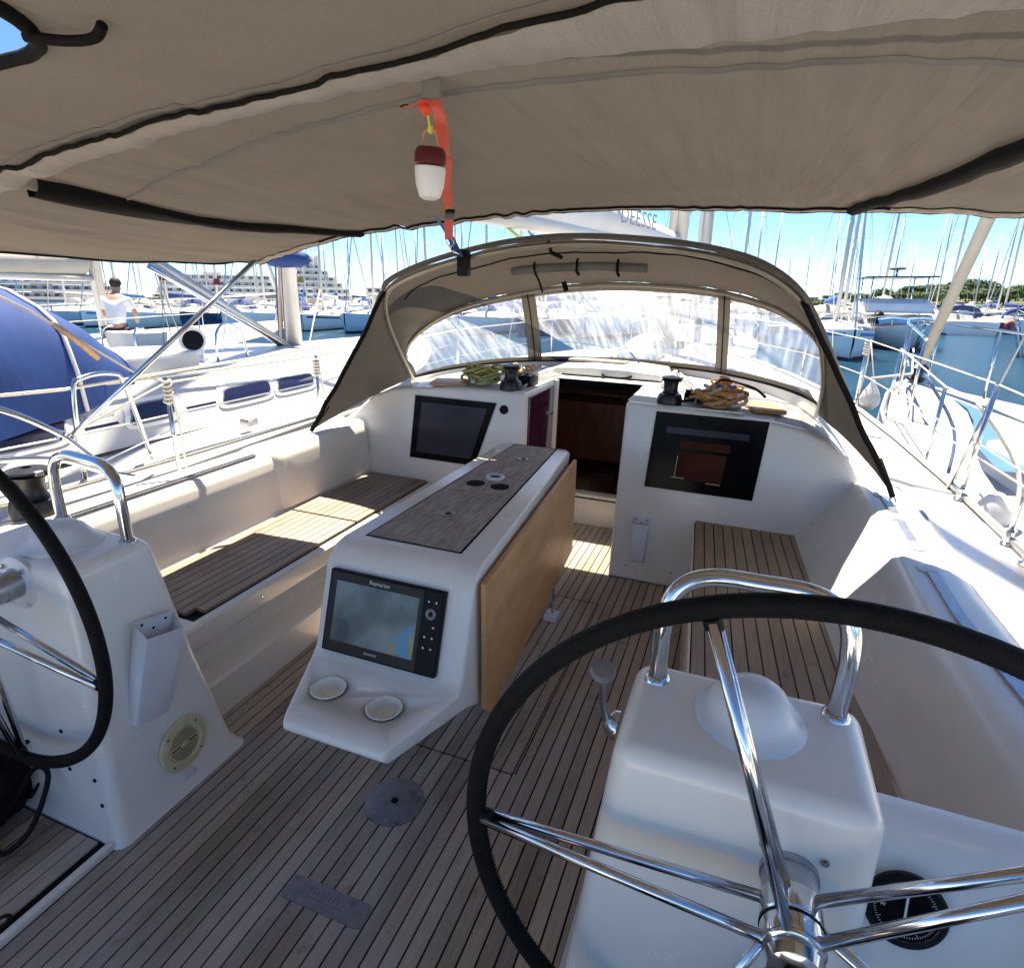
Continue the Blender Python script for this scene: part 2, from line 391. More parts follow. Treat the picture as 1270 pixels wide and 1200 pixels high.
def piece(name, cx, cy, cz, sx, sy, sz, m, parent, rz=0, base={}):
    if m.name not in base:
        me = unit.copy(); me.name = name; me.materials.append(m); base[m.name] = me
    o = bpy.data.objects.new(name, base[m.name]); C.objects.link(o); o.parent = parent
    o.location = (cx, cy, cz); o.scale = (sx, sy, sz); o.rotation_euler = (0, 0, rz); return o
WATER = -.70
# ================================================================== THE SEA AND OUR OWN BOAT'S STRUCTURE
o = raw('sea', [(-1500, -300, WATER), (1500, -300, WATER), (1500, 2200, WATER), (-1500, 2200, WATER)], [(0, 1, 2, 3)], M['water']); struct(o)
HB = [(-1.2, 2.02), (1, 2.10), (2, 2.14), (3, 2.14), (4.5, 2.08), (6, 1.93), (7.5, 1.62), (9, 1.1), (10.3, .45), (10.9, .04)]
def zdk(y): return .555 + .018*max(0, y-1)
def hb(y): return interp(HB, y)
def zdp(y): return zdk(y)-.15*max(0, min(1, (4.2-y)/.8))
# hull topsides
rows = []
for y in [-1.2, 0, 1, 2, 3, 4, 5, 6, 7, 8, 9, 10, 10.9]:
    h = hb(y); z = zdk(y); zp = zdp(y)
    rows.append([(-h, y, zp-.005), (-h*.985, y, zp-.3), (-h*.93, y, WATER-.05), (-h*.6, y, WATER-.3), (h*.6, y, WATER-.3), (h*.93, y, WATER-.05), (h*.985, y, z-.4), (h, y, z-.005)])
o = grid('boat_hull', rows, M['gel']); struct(o)
# side decks, coamings and coachroof, one continuous moulding on each side
def inner_seat(y, s):
    if s > 0: return interp([(1.2, 1.45), (1.5, 1.425), (2, 1.33), (3.35, 1.245)], y)
    return 1.355
def sideprof(y, s):
    h = hb(y); zd = zdk(y) if s > 0 else zdp(y)
    if y < 3.36:
        b = inner_seat(y, s); dip = 0
        top = .755 if s > 0 else .745
        ci = 1.50 if s > 0 else 1.44
        if s > 0: ci += .05*max(0, 1.9-y)/.5 if y < 1.9 else 0
        p = [(b, .405), (b+.02, .43), (lerp(b, ci, .45), .56), (ci-.035, .69), (ci-.012, .735), (ci+.02, top), (ci+.14, top), (ci+.20, top-.02), (ci+.25, top-.075), (ci+.31, zd+.035), (ci+.36, zd+.01), (h-.06, zd), (h-.015, zd), (h, zd)]
    else:
        p = [(.30, 1.035), (.5, 1.03), (.8, 1.02), (1.06, 1.0), (1.22, .975), (1.34, .93), (1.43, .86), (1.50, .78), (1.56, .70), (1.64, .64), (1.74, zd+.015), (h-.06, zd), (h-.015, zd), (h, zd)]
    return p
for s in (1, -1):
    rows = []
    for y in [-.9, 0, .6, 1.2, 1.5, 1.8, 2.1, 2.4, 2.7, 3.0, 3.2, 3.355]:
        rows.append([(s*x, y, z) for x, z in sideprof(y, s)])
    o = grid('cockpit_coaming', rows, M['gel'], sharp=50); struct(o)
    rows = []
    for y in [3.40, 3.7, 4.0, 4.4, 4.8, 5.0]:
        rows.append([(s*x, y, z) for x, z in sideprof(y, s)])
    o = grid('coachroof_side', rows, M['nonskid'], sharp=50); struct(o)
# coaming top to bulkhead blend piece
for s in (1, -1):
    a = sideprof(3.355, s)[4:]; b = sideprof(3.40, s)[4:]
    o = grid('coaming_blend', [[(s*x, 3.355, z) for x, z in a], [(s*x, 3.40, z) for x, z in b]], M['gel']); struct(o)
# foredeck and coachroof forward of the hood
rows = []
for y in [5.0, 5.4, 6.0, 6.6, 7.2, 7.8, 8.3, 9.2, 10.2, 10.85]:
    h = hb(y); zd = zdk(y); w = interp([(5, 1.56), (6, 1.4), (7.2, 1.1), (8.3, .5), (9, .1)], y)*min(1, h/1.2)
    t = interp([(5, 1.03), (6.6, .98), (7.8, .86), (8.3, zd+.03), (9.2, zd+.02), (10.85, zd+.02)], y)
    half = [(0, t), (w*.35, t-.004), (w*.7, t-.02), (w*.88, lerp(zd, t, .8)), (w, zd+.06), (min(w+.12, h-.05), zd+.01), (h-.04, zd), (h, zd)]
    rows.append([(-x, y, z) for x, z in half[::-1]] + [(x, y, z) for x, z in half[1:]])
o = grid('foredeck', rows, M['nonskid'], sharp=50); struct(o)
# raised breakwater under the hood windows + centre of the coachroof
o = grid('coachroof_centre', [[(x, y, 1.035-.004*abs(x)) for x in (-.34, -.17, 0, .17, .34)] for y in (4.02, 4.4, 4.8, 5.0)], M['nonskid']); struct(o)
# toe rails
def alu_rail(s):
    pts = [(s*(hb(y)-.02), y, (zdk(y) if s > 0 else zdp(y))+.025) for y in [-1, 0, 1, 2, 3, 4, 5, 6, 7, 8, 9, 10, 10.8]]
    o = tube('toe_rail', pts, .018, M['alu'], seg=6); return o
for s, w in ((1, 'perforated aluminium toe rail along the sunlit starboard side deck'), (-1, 'aluminium toe rail on the port side beside the neighbouring white yacht')):
    tag(alu_rail(s), w, 'toe rail', 'toe rails of our boat')
# floor ------------------------------------------------------------------------------------
fl = box('cockpit_floor', -1.0, 1.35, -1.0, 4.02, -.05, -.006, M['caulk']); struct(fl)
pitch = .0455; gap = .0058
def clipY(x):      # where the floor planks run
    return (-.8, 4.0)
k0 = -22
for k in range(-21, 21):
    x = (k+.5)*pitch
    if x < -.93 or x > .93: continue
    segs = [(-.8, 1.5975), (1.6025, 2.8975), (2.9025, 3.99)] if abs(x) < .325 else [(-.8, 3.99)]
    if abs(x) < .325 and abs(x) > .29: segs = [(-.8, 1.5975), (1.6025+.0, 2.8975), (2.9025, 3.99)]
    if x < -.7: segs = [(.95, 3.99)]
    if x < -.87: continue
    for a, b in segs:
        w = pitch-gap
        piece('plank', x, (a+b)/2, -.006, w, b-a-.003, .012, M['teak_floor'], fl)
piece('hatch_seam', .3285, 2.25, -.0015, .004, 1.29, .006, M['caulk'], fl)
tube('hatch_finger_ring', [(.0+.0, 3.02, .001), (.03, 3.02, .001)], .003, M['steel'], fl)
# round deck plate and name plate let into the floor
dp = lathe('deck_plate', [(.0, 0), (.098, 0), (.098, .003), (.094, .0045), (.012, .0045), (.011, .001), (0, .001)], M['grey_pl'], None, (-.002, 1.341, .0005), seg=48)
tag(dp, 'round grey metal cover plate with a centre hole let into the teak cockpit floor', 'deck plate')
lathe('bolt_hole', [(0, .0), (.012, 0), (.012, .0012), (0, .0012)], M['caulk'], dp, (-.002, 1.341, .0047))
for a in (40, 160, 280):
    lathe('screw', [(0, 0), (.004, 0), (.003, .001), (0, .0012)], M['steel_dull'], dp, (-.002+.08*math.cos(R(a)), 1.341+.08*math.sin(R(a)), .005), seg=10)
npl = prism('name_plate', [(-.13, -.03), (-.118, -.036), (.118, -.036), (.13, -.03), (.13, .03), (.118, .036), (-.118, .036), (-.13, .03)], 'z', .0005, .003, M['grey_pl'])
npl.location = (0, .975, 0)
tag(npl, 'worn rectangular grey name plate with faded lettering on the teak floor', 'name plate')
for k in range(7):      # the lettering is worn to illegible strokes
    box('worn_mark', -.045+.013*k, -.041+.013*k, -.002, .012+.002*(k % 3), .0031, .0034, M['text'], npl)
box('worn_mark', -.06, .06, -.011, -.0095, .0031, .0034, M['text'], npl)

# unseen stern and pontoon, added behind the camera to bounce sunlight into the cockpit
o = box('helm_seat_deck', -2.0, -.5, -1.9, -.82, .05, .40, M['gel'], None, .03, 3); struct(o)
o = box('helm_seat_deck', .5, 2.0, -1.9, -.82, .05, .40, M['gel'], None, .03, 3); struct(o)
o = box('stern_bounce_platform', -1.9, 1.9, -3.0, -1.2, -.25, -.05, M['gel'], None, .03, 3); struct(o)
o = box('stern_bounce_pontoon', -30, 30, -8.0, -3.5, WATER-.2, -.10, M['bounce_concrete'], None); struct(o)
# companionway, bulkheads, cabin interior ---------------------------------------------------
def lean(z): return 3.25+.10*z
def bulkhead(s, label):
    bm = bmesh.new()
    pr = [(.30, 0), (.30, 1.035), (.8, 1.02), (1.06, 1.0), (1.22, .975), (1.34, .93), (1.43, .86), (1.50, .78), (1.56, .70), (1.60, .4), (1.60, 0)]
    if s < 0: pr = [(.30, 0), (.30, 1.035), (.8, 1.02), (1.06, 1.0), (1.22, .975), (1.34, .93), (1.43, .86), (1.50, .78), (1.56, .70), (1.60, .4), (1.60, 0)]
    A = [bm.verts.new((s*x, lean(z), z)) for x, z in pr]; B = [bm.verts.new((s*x, 4.0, z)) for x, z in pr]
    bm.faces.new(A); bm.faces.new(B[::-1]); n = len(pr)
    for i in range(n): bm.faces.new((A[i], A[(i+1) % n], B[(i+1) % n], B[i]))
    bmesh.ops.recalc_face_normals(bm, faces=bm.faces)
    es = [e for e in bm.edges if (all(v.co.y < 3.6 for v in e.verts) and e.calc_face_angle(0) > R(30)) or (all(abs(abs(v.co.x)-.3) < .01 and v.co.z > 1 for v in e.verts))
          or (all(abs(abs(v.co.x)-.3) < .01 and v.co.y < 3.6 for v in e.verts))]
    bmesh.ops.bevel(bm, geom=es, offset=.022, segments=4, profile=.5, affect='EDGES', clamp_overlap=True)
    o = bobj('cabin_bulkhead', bm, M['gel'], smooth=True); struct(o); return o
bh = {s: bulkhead(s, '') for s in (1, -1)}
sill = box('companionway_sill', -.30, .30, 4.0, 4.10, -.3, .225, M['gel'], None, .012, 3); struct(sill)
box('sill_trim', -.30, .30, 3.992, 4.002, .195, .203, M['black'], sill)
# inside the cabin
cab = thing('cabin_interior', None, None, kind='structure')
V = [(-1.3, 4.12), (1.3, 4.12), (1.3, 6.2), (-1.3, 6.2)]
raw('cabin_wall', [(-.95, 4.11, -1.1), (.95, 4.11, -1.1), (.95, 5.2, -1.1), (-.95, 5.2, -1.1), (-.95, 4.11, .93), (.95, 4.11, .93), (.95, 5.2, .93), (-.95, 5.2, .93)],
    [(0, 1, 2, 3), (7, 6, 5, 4), (1, 5, 6, 2), (3, 7, 4, 0)], M['inside_dark'], cab)
box('wood_panel', -.75, .75, 5.02, 5.05, -1.0, .92, M['mahog'], cab)
box('wood_panel', -.62, -.02, 4.98, 5.02, -.95, .12, M['mahog'], cab, .01)
box('wood_panel', .02, .6, 4.98, 5.02, -.95, .12, M['mahog'], cab, .01)
box('wood_shelf', -.72, .72, 4.75, 5.0, .16, .20, M['inside_red'], cab, .006)
box('wood_rail', -.72, .72, 4.97, 5.02, .70, .76, M['inside_red'], cab, .006)
box('switch_panel', .22, .40, 4.98, 5.015, .34, .58, M['black'], cab, .01)
for k in range(3): box('companion_step', -.26, .26, 4.16+.2*k, 4.34+.2*k, -.10-.28*k, -.07-.28*k, M['mahog'], cab, .004)
for zz in (.40, .46, .52): box('switch', .25, .29, 4.972, 4.982, zz, zz+.02, M['steel'], cab)
box('cabin_floor', -1.3, 1.3, 4.1, 6.2, -1.12, -1.1, M['mahog'], cab)
# maroon folding door panel on the port side of the opening, white jamb
dr = box('companionway_door', -.303, -.288, 3.42, 3.92, .40, .995, M['purple'], None, .004)
tag(dr, 'dark maroon panel folded back on the port side of the companionway', 'door')
lathe('door_knob', [(0, 0), (.012, 0), (.012, .015), (.004, .02), (0, .02)], M['steel'], dr, (-.288, 3.85, .82), (1, 0, 0), 12)
jm = box('companionway_jamb', -.302, -.275, 3.94, 3.99, .22, 1.03, M['gel'], None, .006); struct(jm)
jm = box('companionway_jamb', .285, .302, 3.94, 3.99, .22, 1.03, M['gel'], None, .006); struct(jm)
# sliding hatch
sh = thing('sliding_hatch', 'white sliding companionway hatch with a black handle under the hood windows', 'hatch', (0, 4.2, 1.04))
prism('hatch_lid', [(-.40, .0), (-.37, .045), (-.15, .058), (.15, .058), (.37, .045), (.40, .0)], 'y', -.02, .62, M['gel'], sh, .008, 2)
prism('lid_edge', [(-.34, -.01), (.34, -.01), (.34, .0), (-.34, .0)], 'y', -.03, .0, M['black'], sh)
tube('handle', [(-.02, -.03, .02), (.02, -.075, .012), (.14, -.075, .012), (.18, -.03, .02)], .009, M['black'], sh, 8, n=4)
for sx in (-.44, .41): box('hatch_track', sx, sx+.03, -.25, .62, -.006, .025, M['gel'], sh, .005)
box('garage_strip', -.36, .08, .28, .42, .06, .075, M['insert'], sh, .004)

# bulkhead windows
def bwin(s, pts, label, screen, inner):
    """pts: outer x0,x1 top, x0,x1 bottom, ztop, zbot"""
    x0t, x1t, x0b, x1b, zt, zb = pts
    t = thing('bulkhead_window', label, 'window')
    def q(f, dy):
        xs = []
        for (u, v) in ((0, 1), (1, 1), (1, 0), (0, 0)):
            u2 = f+(1-2*f)*u; v2 = f*1.15+(1-2.3*f)*v
            z = lerp(zb, zt, v2); x = lerp(lerp(x0b, x1b, u2), lerp(x0t, x1t, u2), v2)
            xs.append(Vector((x, lean(z)-dy, z)))
        return xs
    def ring(name, fo, fi, dy, mat_, depth=.004):
        a = q(fo, dy); b = q(fi, dy); c = q(fo, -.002); d = q(fi, dy-depth)
        raw(name, a+b+c+d, [(0, 1, 5, 4), (1, 2, 6, 5), (2, 3, 7, 6), (3, 0, 4, 7)] + [(8+i, 8+(i+1) % 4, (i+1) % 4, i) for i in range(4)] + [(4+i, 4+(i+1) % 4, 12+(i+1) % 4, 12+i) for i in range(4)], mat_, t)
    ring('rubber_seal', -.018, .0, .002, M['cup'] if s > 0 else M['white_pl'])
    ring('window_frame', .0, .085, .007, M['glassdark'])
    raw('window_pane', q(.085, .0045), [(0, 1, 2, 3)], screen, t)
    return t, q
pw, q = bwin(-1, (-1.03, -.475, -1.06, -.60, .955, .555), 'dark square cockpit window with a grey blind in the port bulkhead', M['screen_slate'], None)
sw, q = bwin(1, (.475, 1.055, .455, 1.03, 1.0, .575), 'smoked black cockpit window with the reddish cabin behind in the starboard bulkhead', M['glassdark'], None)
sw['label'] = 'smoked black cockpit window showing reddish cabin woodwork, above the starboard teak seat'
def onwin(u, v, dy=.0055):
    z = lerp(.575, 1.0, v); x = lerp(lerp(.455, 1.03, u), lerp(.475, 1.055, u), v); return Vector((x, lean(z)-dy, z))
def winrect(name, u0, u1, v0, v1, m_, dy=.0055):
    raw(name, [onwin(u0, v0, dy), onwin(u1, v0, dy), onwin(u1, v1, dy), onwin(u0, v1, dy)], [(0, 1, 2, 3)], m_, sw)
winrect('blind_roll', .12, .86, .74, .82, M['screen_slate'])
winrect('lit_woodwork', .27, .72, .56, .66, M['inside_red'])
winrect('lit_woodwork', .27, .70, .16, .52, M['inside_red'])
winrect('shelf_edge', .24, .36, .165, .18, M['chafe'], .006)
winrect('shelf_edge', .56, .69, .135, .15, M['chafe'], .006)
winrect('grab_rail', .262, .268, .17, .46, M['beigefab'], .006)
# socket and push button on the port bulkhead
sk = lathe('round_socket', [(0, 0), (.027, 0), (.027, .008), (.018, .012), (.016, .006), (0, .006)], M['black'], None, (-.425, lean(.92), .92), (0, -1, .1), 28)
tag(sk, 'round black socket on the white bulkhead beside the port window', 'socket')
sk2 = lathe('drain_cap', [(0, 0), (.016, 0), (.016, .003), (.011, .004), (0, .003)], M['white_pl'], None, (-.86, lean(.515), .515), (0, -1, .1), 24)
tag(sk2, 'small white round cap below the port bulkhead window', 'cap')
# pocket on starboard bulkhead
def pocket(name, label, o, x, y, w0, w1, h, d, parent=None):
    t = thing(name, label, 'pocket'); mtx = frame(o, x, y)
    t.matrix_world = mtx
    bm = bmesh.new()
    A = [(-w0/2, h/2, .002), (w0/2, h/2, .002), (w1/2, -h/2, .002), (-w1/2, -h/2, .002)]
    B = [(-w0/2+.004, h/2-.035, d), (w0/2-.004, h/2-.035, d), (w1/2-.006, -h/2+.01, d*.72), (-w1/2+.006, -h/2+.01, d*.72)]
    v = [bm.verts.new(p) for p in A+B]
    for f in ((4, 5, 6, 7), (3, 2, 6, 7), (0, 4, 7, 3), (1, 2, 6, 5)): bm.faces.new([v[i] for i in f])
    ob = bobj('pocket_shell', bm, M['white_pl'], t, bevel=.004, seg=2)
    sd = ob.modifiers.new('thickness', 'SOLIDIFY'); sd.thickness = .003
    raw('back_plate', [(-w0/2, h/2+.004, .0025), (w0/2, h/2+.004, .0025), (w1/2, -h/2, .0025), (-w1/2, -h/2, .0025)], [(3, 2, 1, 0)], M['white_pl'], t)
    for sx, sy in ((-.3, -.012), (.3, -.012), (0, -.032)):
        lathe('screw', [(0, 0), (.0045, 0), (.004, .002), (0, .003)], M['black'], t, (sx*w0, h/2+sy, .0025), (0, 0, 1), 10)
    return t
pocket('winch_handle_pocket', 'slim white winch handle pocket low on the starboard bulkhead', (.462, lean(.25), .255), (1, 0, 0), (0, .1, 1), .098, .085, .27, .035)

# benches ------------------------------------------------------------------------------------
def bench_front(s, x, y0, y1):
    pr = [(x+.01, .36), (x-.022, .40), (x-.022, .315), (x-.01, .29), (x+.055, .20), (x+.05, .165), (x-.04, .155), (x-.055, .145), (x-.06, .0), (x+.2, 0), (x+.2, .36)]
    return pr
pb = thing('port_bench', 'long teak-topped cockpit bench on the port side, behind the table', 'bench', (-1.12, 2.4, 0))
pb.location = (0, 0, 0)
prof = [(-.905, .405), (-.892, .402), (-.884, .393), (-.884, .33), (-.889, .318), (-.905, .308), (-.985, .245), (-.998, .22), (-.995, .185), (-.975, .172), (-.872, .163), (-.857, .158), (-.850, .146), (-.845, .0)]
yy = [1.36, 1.40, 1.8, 2.4, 3.0, 3.27]
grid('bench_front', [[(x, y, z) for x, z in prof] for y in yy], M['gel'], pb, sharp=28)
box('bench_base', -1.42, -.905, 1.32, 3.3, .30, .405, M['gel'], pb, .003)
grid('bench_end', [[(-.845, 1.37, z) for z in (0, .16)], [(-1.4, 1.33, z) for z in (0, .16)]], M['gel'], pb)
box('caulk_bed', -1.345, -.918, 1.44, 3.28, .4045, .4075, M['caulk'], pb)
nP = 9; x0 = -.922; wP = (1.342-.922)/nP
for k in range(nP):
    x = x0-(k+.5)*wP
    a0 = 1.455 if k > 0 else 1.50
    for a, b in ((a0, 2.487), (2.503, 3.27)):
        piece('plank', x, (a+b)/2, .414, wP-.005, b-a, .014, M['teak_seat'], pb)
sb_ = box('locker_latch', -.8875, -.8845, 1.52, 1.565, .335, .385, M['white_pl'], None, .001); tag(sb_, 'small square white latch on the port bench front', 'latch')
stb = thing('starboard_bench', 'teak-topped cockpit bench on the starboard side in front of the bulkhead', 'bench')
A = Vector((.752, 3.33, 0)); B = Vector((.892, 1.36, 0)); d = (B-A).normalized(); nrm = Vector((-d.y, d.x, 0)); nrm = nrm if nrm.x > 0 else -nrm
L = (B-A).length; rz = math.atan2(d.y, d.x)-math.pi/2
wS = .0478
for k in range(11):
    c = A + nrm*((k+.5)*wS) + d*(L/2)
    piece('plank', c.x, c.y, .414, wS-.005, L-.01*(k % 2), .014, M['teak_warm'], stb, rz)
vv = [A-nrm*.012, B-nrm*.012, B+nrm*.62, A+nrm*.62]
bm = bmesh.new()
pts = [(p.x, p.y) for p in vv]
prism('bench_body', pts, 'z', .0, .4065, M['gel'], stb, .012, 3)
p2 = [A-nrm*.002, B-nrm*.002, B+nrm*.53, A+nrm*.53]
prism('caulk_bed', [(p.x, p.y) for p in p2], 'z', .4066, .4085, M['caulk'], stb)
# alloy backrest tracks & padeyes on the coamings
def strip(name, pts, w, h, m_, parent=None):
    vs = []; fs = []
    P = [Vector(p) for p in pts]
    for i, p in enumerate(P):
        t = (P[min(i+1, len(P)-1)]-P[max(i-1, 0)]).normalized(); sd = t.cross(Vector((0, 0, 1))).normalized()*w/2
        vs += [p-sd, p+sd, p+sd+Vector((0, 0, h)), p-sd+Vector((0, 0, h))]
    for i in range(len(P)-1):
        for k in range(4):
            fs.append((4*i+k, 4*i+(k+1) % 4, 4*i+4+(k+1) % 4, 4*i+4+k))
    fs += [(3, 2, 1, 0), tuple(4*(len(P)-1)+k for k in range(4))]
    return raw(name, vs, fs, m_, parent)
def zc(): return .756
for i, (y0, y1, lab) in enumerate(((2.45, 3.12, 'grey jib track on the starboard coaming nearest the hood'), (1.35, 2.28, 'grey sheet track on the starboard coaming beside the wheel'))):
    off = .0
    t = thing('sheet_track', lab, 'track', group='tracks on the starboard coaming')
    fx = lambda y: 1.50+.075+(.05*(1.9-y)/.5 if y < 1.9 else 0)
    strip('track', [(fx(y), y, zc()) for y in np.linspace(y0, y1, 6)], .034, .010, M['steel_dull'], t)
    for yv in (y0+.02, (y0+y1)/2, y1-.02):
        lathe('end_fitting', [(0, 0), (.040, 0), (.040, .006), (.018, .012), (0, .012)], M['white_pl'], t, (fx(yv), yv, zc()+.001), seg=24)
strk = thing('coaming_track', 'dark grey track along the top of the port coaming', 'track')
strip('track', [(-1.455, y, .7455) for y in (.9, 1.4, 1.9, 2.38)], .03, .008, M['steel_dull'], strk)
strip('track_slot', [(-1.455, y, .7536) for y in (.9, 1.4, 1.9, 2.38)], .010, .002, M['black'], strk)
# port coaming forward section, slightly proud with a rounded aft end
rows = []
for y, k in ((2.46, 0), (2.475, .6), (2.50, .9), (2.54, 1.0), (3.0, 1), (3.3, 1.0)):
    rows.append([(-x+.0+.022*k, y, z+.02*k if z > .7 else z+.003*k) for x, z in sideprof(3.0, -1)[1:11]])
o = grid('coaming_forward_section', rows, M['gel'], sharp=55); struct(o)

for s_, y_ in ((-1, 2.0), (-1, 2.95)):
    lk = thing('locker_outline', 'thin moulded joint outlining a locker in the port bench front, %s part' % ('after' if y_ < 2.5 else 'forward'), 'joint')
    tube('joint_line', [(-.8485, y_-.36, .018), (-.8485, y_+.36, .018), (-.8555, y_+.36, .140), (-.8555, y_-.36, .140)], .0016, M['greyfab'], lk, 5, True)
for (x, y, z, d_) in ((-.884, 1.75, .362, (1, 0, 0)), (-.884, 2.6, .362, (1, 0, 0)), (.40, 3.262, .09, (0, -1, .1)), (.66, 3.262, .09, (0, -1, .1))):
    f_ = lathe('snap_stud', [(0, 0), (.007, 0), (.0065, .003), (.004, .005), (0, .005)], M['steel'], None, (x, y, z), d_, 14)
    tag(f_, 'small steel snap stud on the %s' % (('port bench front, nearer the wheel' if y < 2 else 'port bench front, nearer the bulkhead') if x < 0 else ('foot of the starboard bulkhead, beside the table' if x < .5 else 'foot of the starboard bulkhead, beside the teak seat')), 'stud', 'snap studs on the port bench front' if x < 0 else 'snap studs on the starboard bulkhead')
# table --------------------------------------------------------------------------------------
tb = thing('cockpit_table', 'white cockpit table with a grey inlaid top and one folded wooden leaf', 'table')
bm = bmesh.new()
prf = [(1.085, .435), (1.065, .455), (1.068, .475), (1.095, .487), (1.335, .492), (1.365, .52), (1.445, .765), (1.465, .795), (1.50, .822), (1.55, .832), (2.90, .832), (2.955, .826), (3.0, .80), (3.01, .77), (3.0, .34), (1.50, .34), (1.40, .40)]
def tl(y): return interp([(1.06, -.175), (1.34, -.292), (1.5, -.292), (2.90, -.272), (3.01, -.215)], y)
def tr_(y): return interp([(1.06, .148), (1.34, .235), (1.5, .228), (2.90, .115), (3.01, .06)], y)
A = [bm.verts.new((tl(y), y, z)) for y, z in prf]; B = [bm.verts.new((tr_(y), y, z)) for y, z in prf]
n = len(prf)
for i in range(n): bm.faces.new((A[i], B[i], B[(i+1) % n], A[(i+1) % n]))
def fan(L_, flip):
    # side faces split in three quads strips for planarity
    idx = [(0, 1, 2, 3, 4, 16), (4, 5, 15, 16), (5, 6, 7, 8, 9, 15), (9, 10, 14, 15), (10, 11, 12, 13, 14)]
    for f in idx:
        vs = [L_[i] for i in f]; bm.faces.new(vs if flip else vs[::-1])
fan(A, True); fan(B, False)
bmesh.ops.recalc_face_normals(bm, faces=bm.faces)
es = [e for e in bm.edges if e.calc_face_angle(0) > R(45)]
bmesh.ops.bevel(bm, geom=es, offset=.016, segments=4, profile=.5, affect='EDGES', clamp_overlap=True)
table_body = bobj('table_body', bm, M['gel'], tb, smooth=True)
# inlay boards, three pieces with joints
def inl(a, b, name):
    xl = lambda y: interp([(1.575, -.215), (2.90, -.19)], y); xr = lambda y: interp([(1.575, .125), (2.94, .033)], y)
    ya = a; yb = b
    P = [(xl(ya), ya), (xr(ya), ya), (xr(yb), yb), (xl(yb), yb)]
    return prism(name, P, 'z', .8325, .8355, M['insert'], tb, .0012, 1)
inl(1.577, 2.108, 'inlay_board'); inl(2.112, 2.355, 'inlay_board'); inl(2.359, 2.915, 'inlay_board')
tube('inlay_groove', [(-.218, 1.572, .8325), (.129, 1.572, .8325), (.036, 2.92, .8325), (-.193, 2.92, .8325)], .0035, M['caulk'], tb, 6, True)
for (x, y, rr, kind) in ((-.111, 2.224, .040, 'h'), (-.0, 2.224, .040, 'h'), (-.063, 2.325, .040, 'r'), (-.057, 1.857, .026, 's'), (-.053, 2.66, .024, 's')):
    if kind == 'h':
        lathe('cup_hole', [(0, 0), (rr, 0), (rr, .0015), (rr-.003, .0018), (0, .0016)], M['caulk'], tb, (x, y, .8354), seg=32)
    elif kind == 'r':
        lathe('cup_ring', [(rr-.009, 0), (rr, 0), (rr+.002, .008), (rr-.004, .013), (rr-.010, .011), (rr-.011, .002)], M['white_pl'], tb, (x, y, .8355), seg=36)
        lathe('cup_bottom', [(0, 0), (rr-.009, 0), (rr-.009, .001), (0, .001)], M['screen_slate'], tb, (x, y, .8358), seg=32)
    else:
        lathe('flush_ring', [(rr*.5, 0), (rr, 0), (rr, .002), (rr*.8, .0035), (rr*.52, .001)], M['steel_dull'], tb, (x, y, .8355), seg=30)
        lathe('ring_hole', [(0, 0), (rr*.5, 0), (rr*.5, .001), (0, .001)], M['black'], tb, (x, y, .8357), seg=20)
# cup holders on the shelf: real holes with cups standing in them
def cut(o, c, r_, depth):
    me = tube_mesh('cutter', [Vector(c)+Vector((0, 0, -depth)), Vector(c)+Vector((0, 0, .05))], r_, 40)
    k = bpy.data.objects.new('cutter', me); C.objects.link(k)
    md = o.modifiers.new('cut', 'BOOLEAN'); md.operation = 'DIFFERENCE'; md.object = k; md.solver = 'EXACT'
    bpy.context.view_layer.update()
    n2 = bpy.data.meshes.new_from_object(o.evaluated_get(bpy.context.evaluated_depsgraph_get()))
    o.modifiers.clear(); o.data = n2; bpy.data.objects.remove(k)
for (x, y) in ((-.137, 1.222), (.062, 1.21)):
    cut(table_body, (x, y, .49), .0475, .04)
    lathe('cup_holder', [(.0, -.030), (.036, -.030), (.041, -.026), (.0445, .0005), (.0455, .003), (.0505, .0048), (.0525, .0035), (.053, .001), (.0475, .001), (.0465, -.034), (0, -.034)], M['cup'], tb, (x, y, .4915), seg=48)
    tube('cup_gasket', [(x+.0535*math.cos(a), y+.0535*math.sin(a), .4925) for a in [k*math.pi/24 for k in range(48)]], .0014, M['greyfab'], tb, 5, True)
# folded leaf
bm = bmesh.new()
L0 = [(.236, 1.475, .79), (.123, 2.93, .775), (.118, 2.97, .30), (.232, 1.515, .30)]
L0 = [(.243, 1.47, .800), (.130, 2.925, .790), (.128, 2.965, .26), (.236, 1.56, .275), (.238, 1.50, .33)]
nx = Vector((.997, .078, 0))
a = [bm.verts.new(Vector(p)) for p in L0]; b = [bm.verts.new(Vector(p)+nx*.018) for p in L0]
bm.faces.new(a); bm.faces.new(b[::-1])
for i in range(5): bm.faces.new((a[i], a[(i+1) % 5], b[(i+1) % 5], b[i]))
bobj('table_leaf', bm, M['leaf'], tb, bevel=.003, seg=2)
tube('leaf_batten', [(.222, 1.56, .40), (.112, 2.9, .38)], .012, M['insert'], tb, 6)
tube('table_leg', [(.0, 1.95, 0), (.0, 1.95, .35)], .055, M['steel'], tb, 20)
tube('table_leg', [(-.05, 2.7, 0), (-.05, 2.7, .35)], .055, M['steel'], tb, 20)
box('floor_foot', .10, .17, 2.62, 2.70, 0, .03, M['white_pl'], tb, .004)
tube('stay_rod', [(.135, 2.66, .03), (.15, 2.62, .28)], .006, M['steel'], tb)

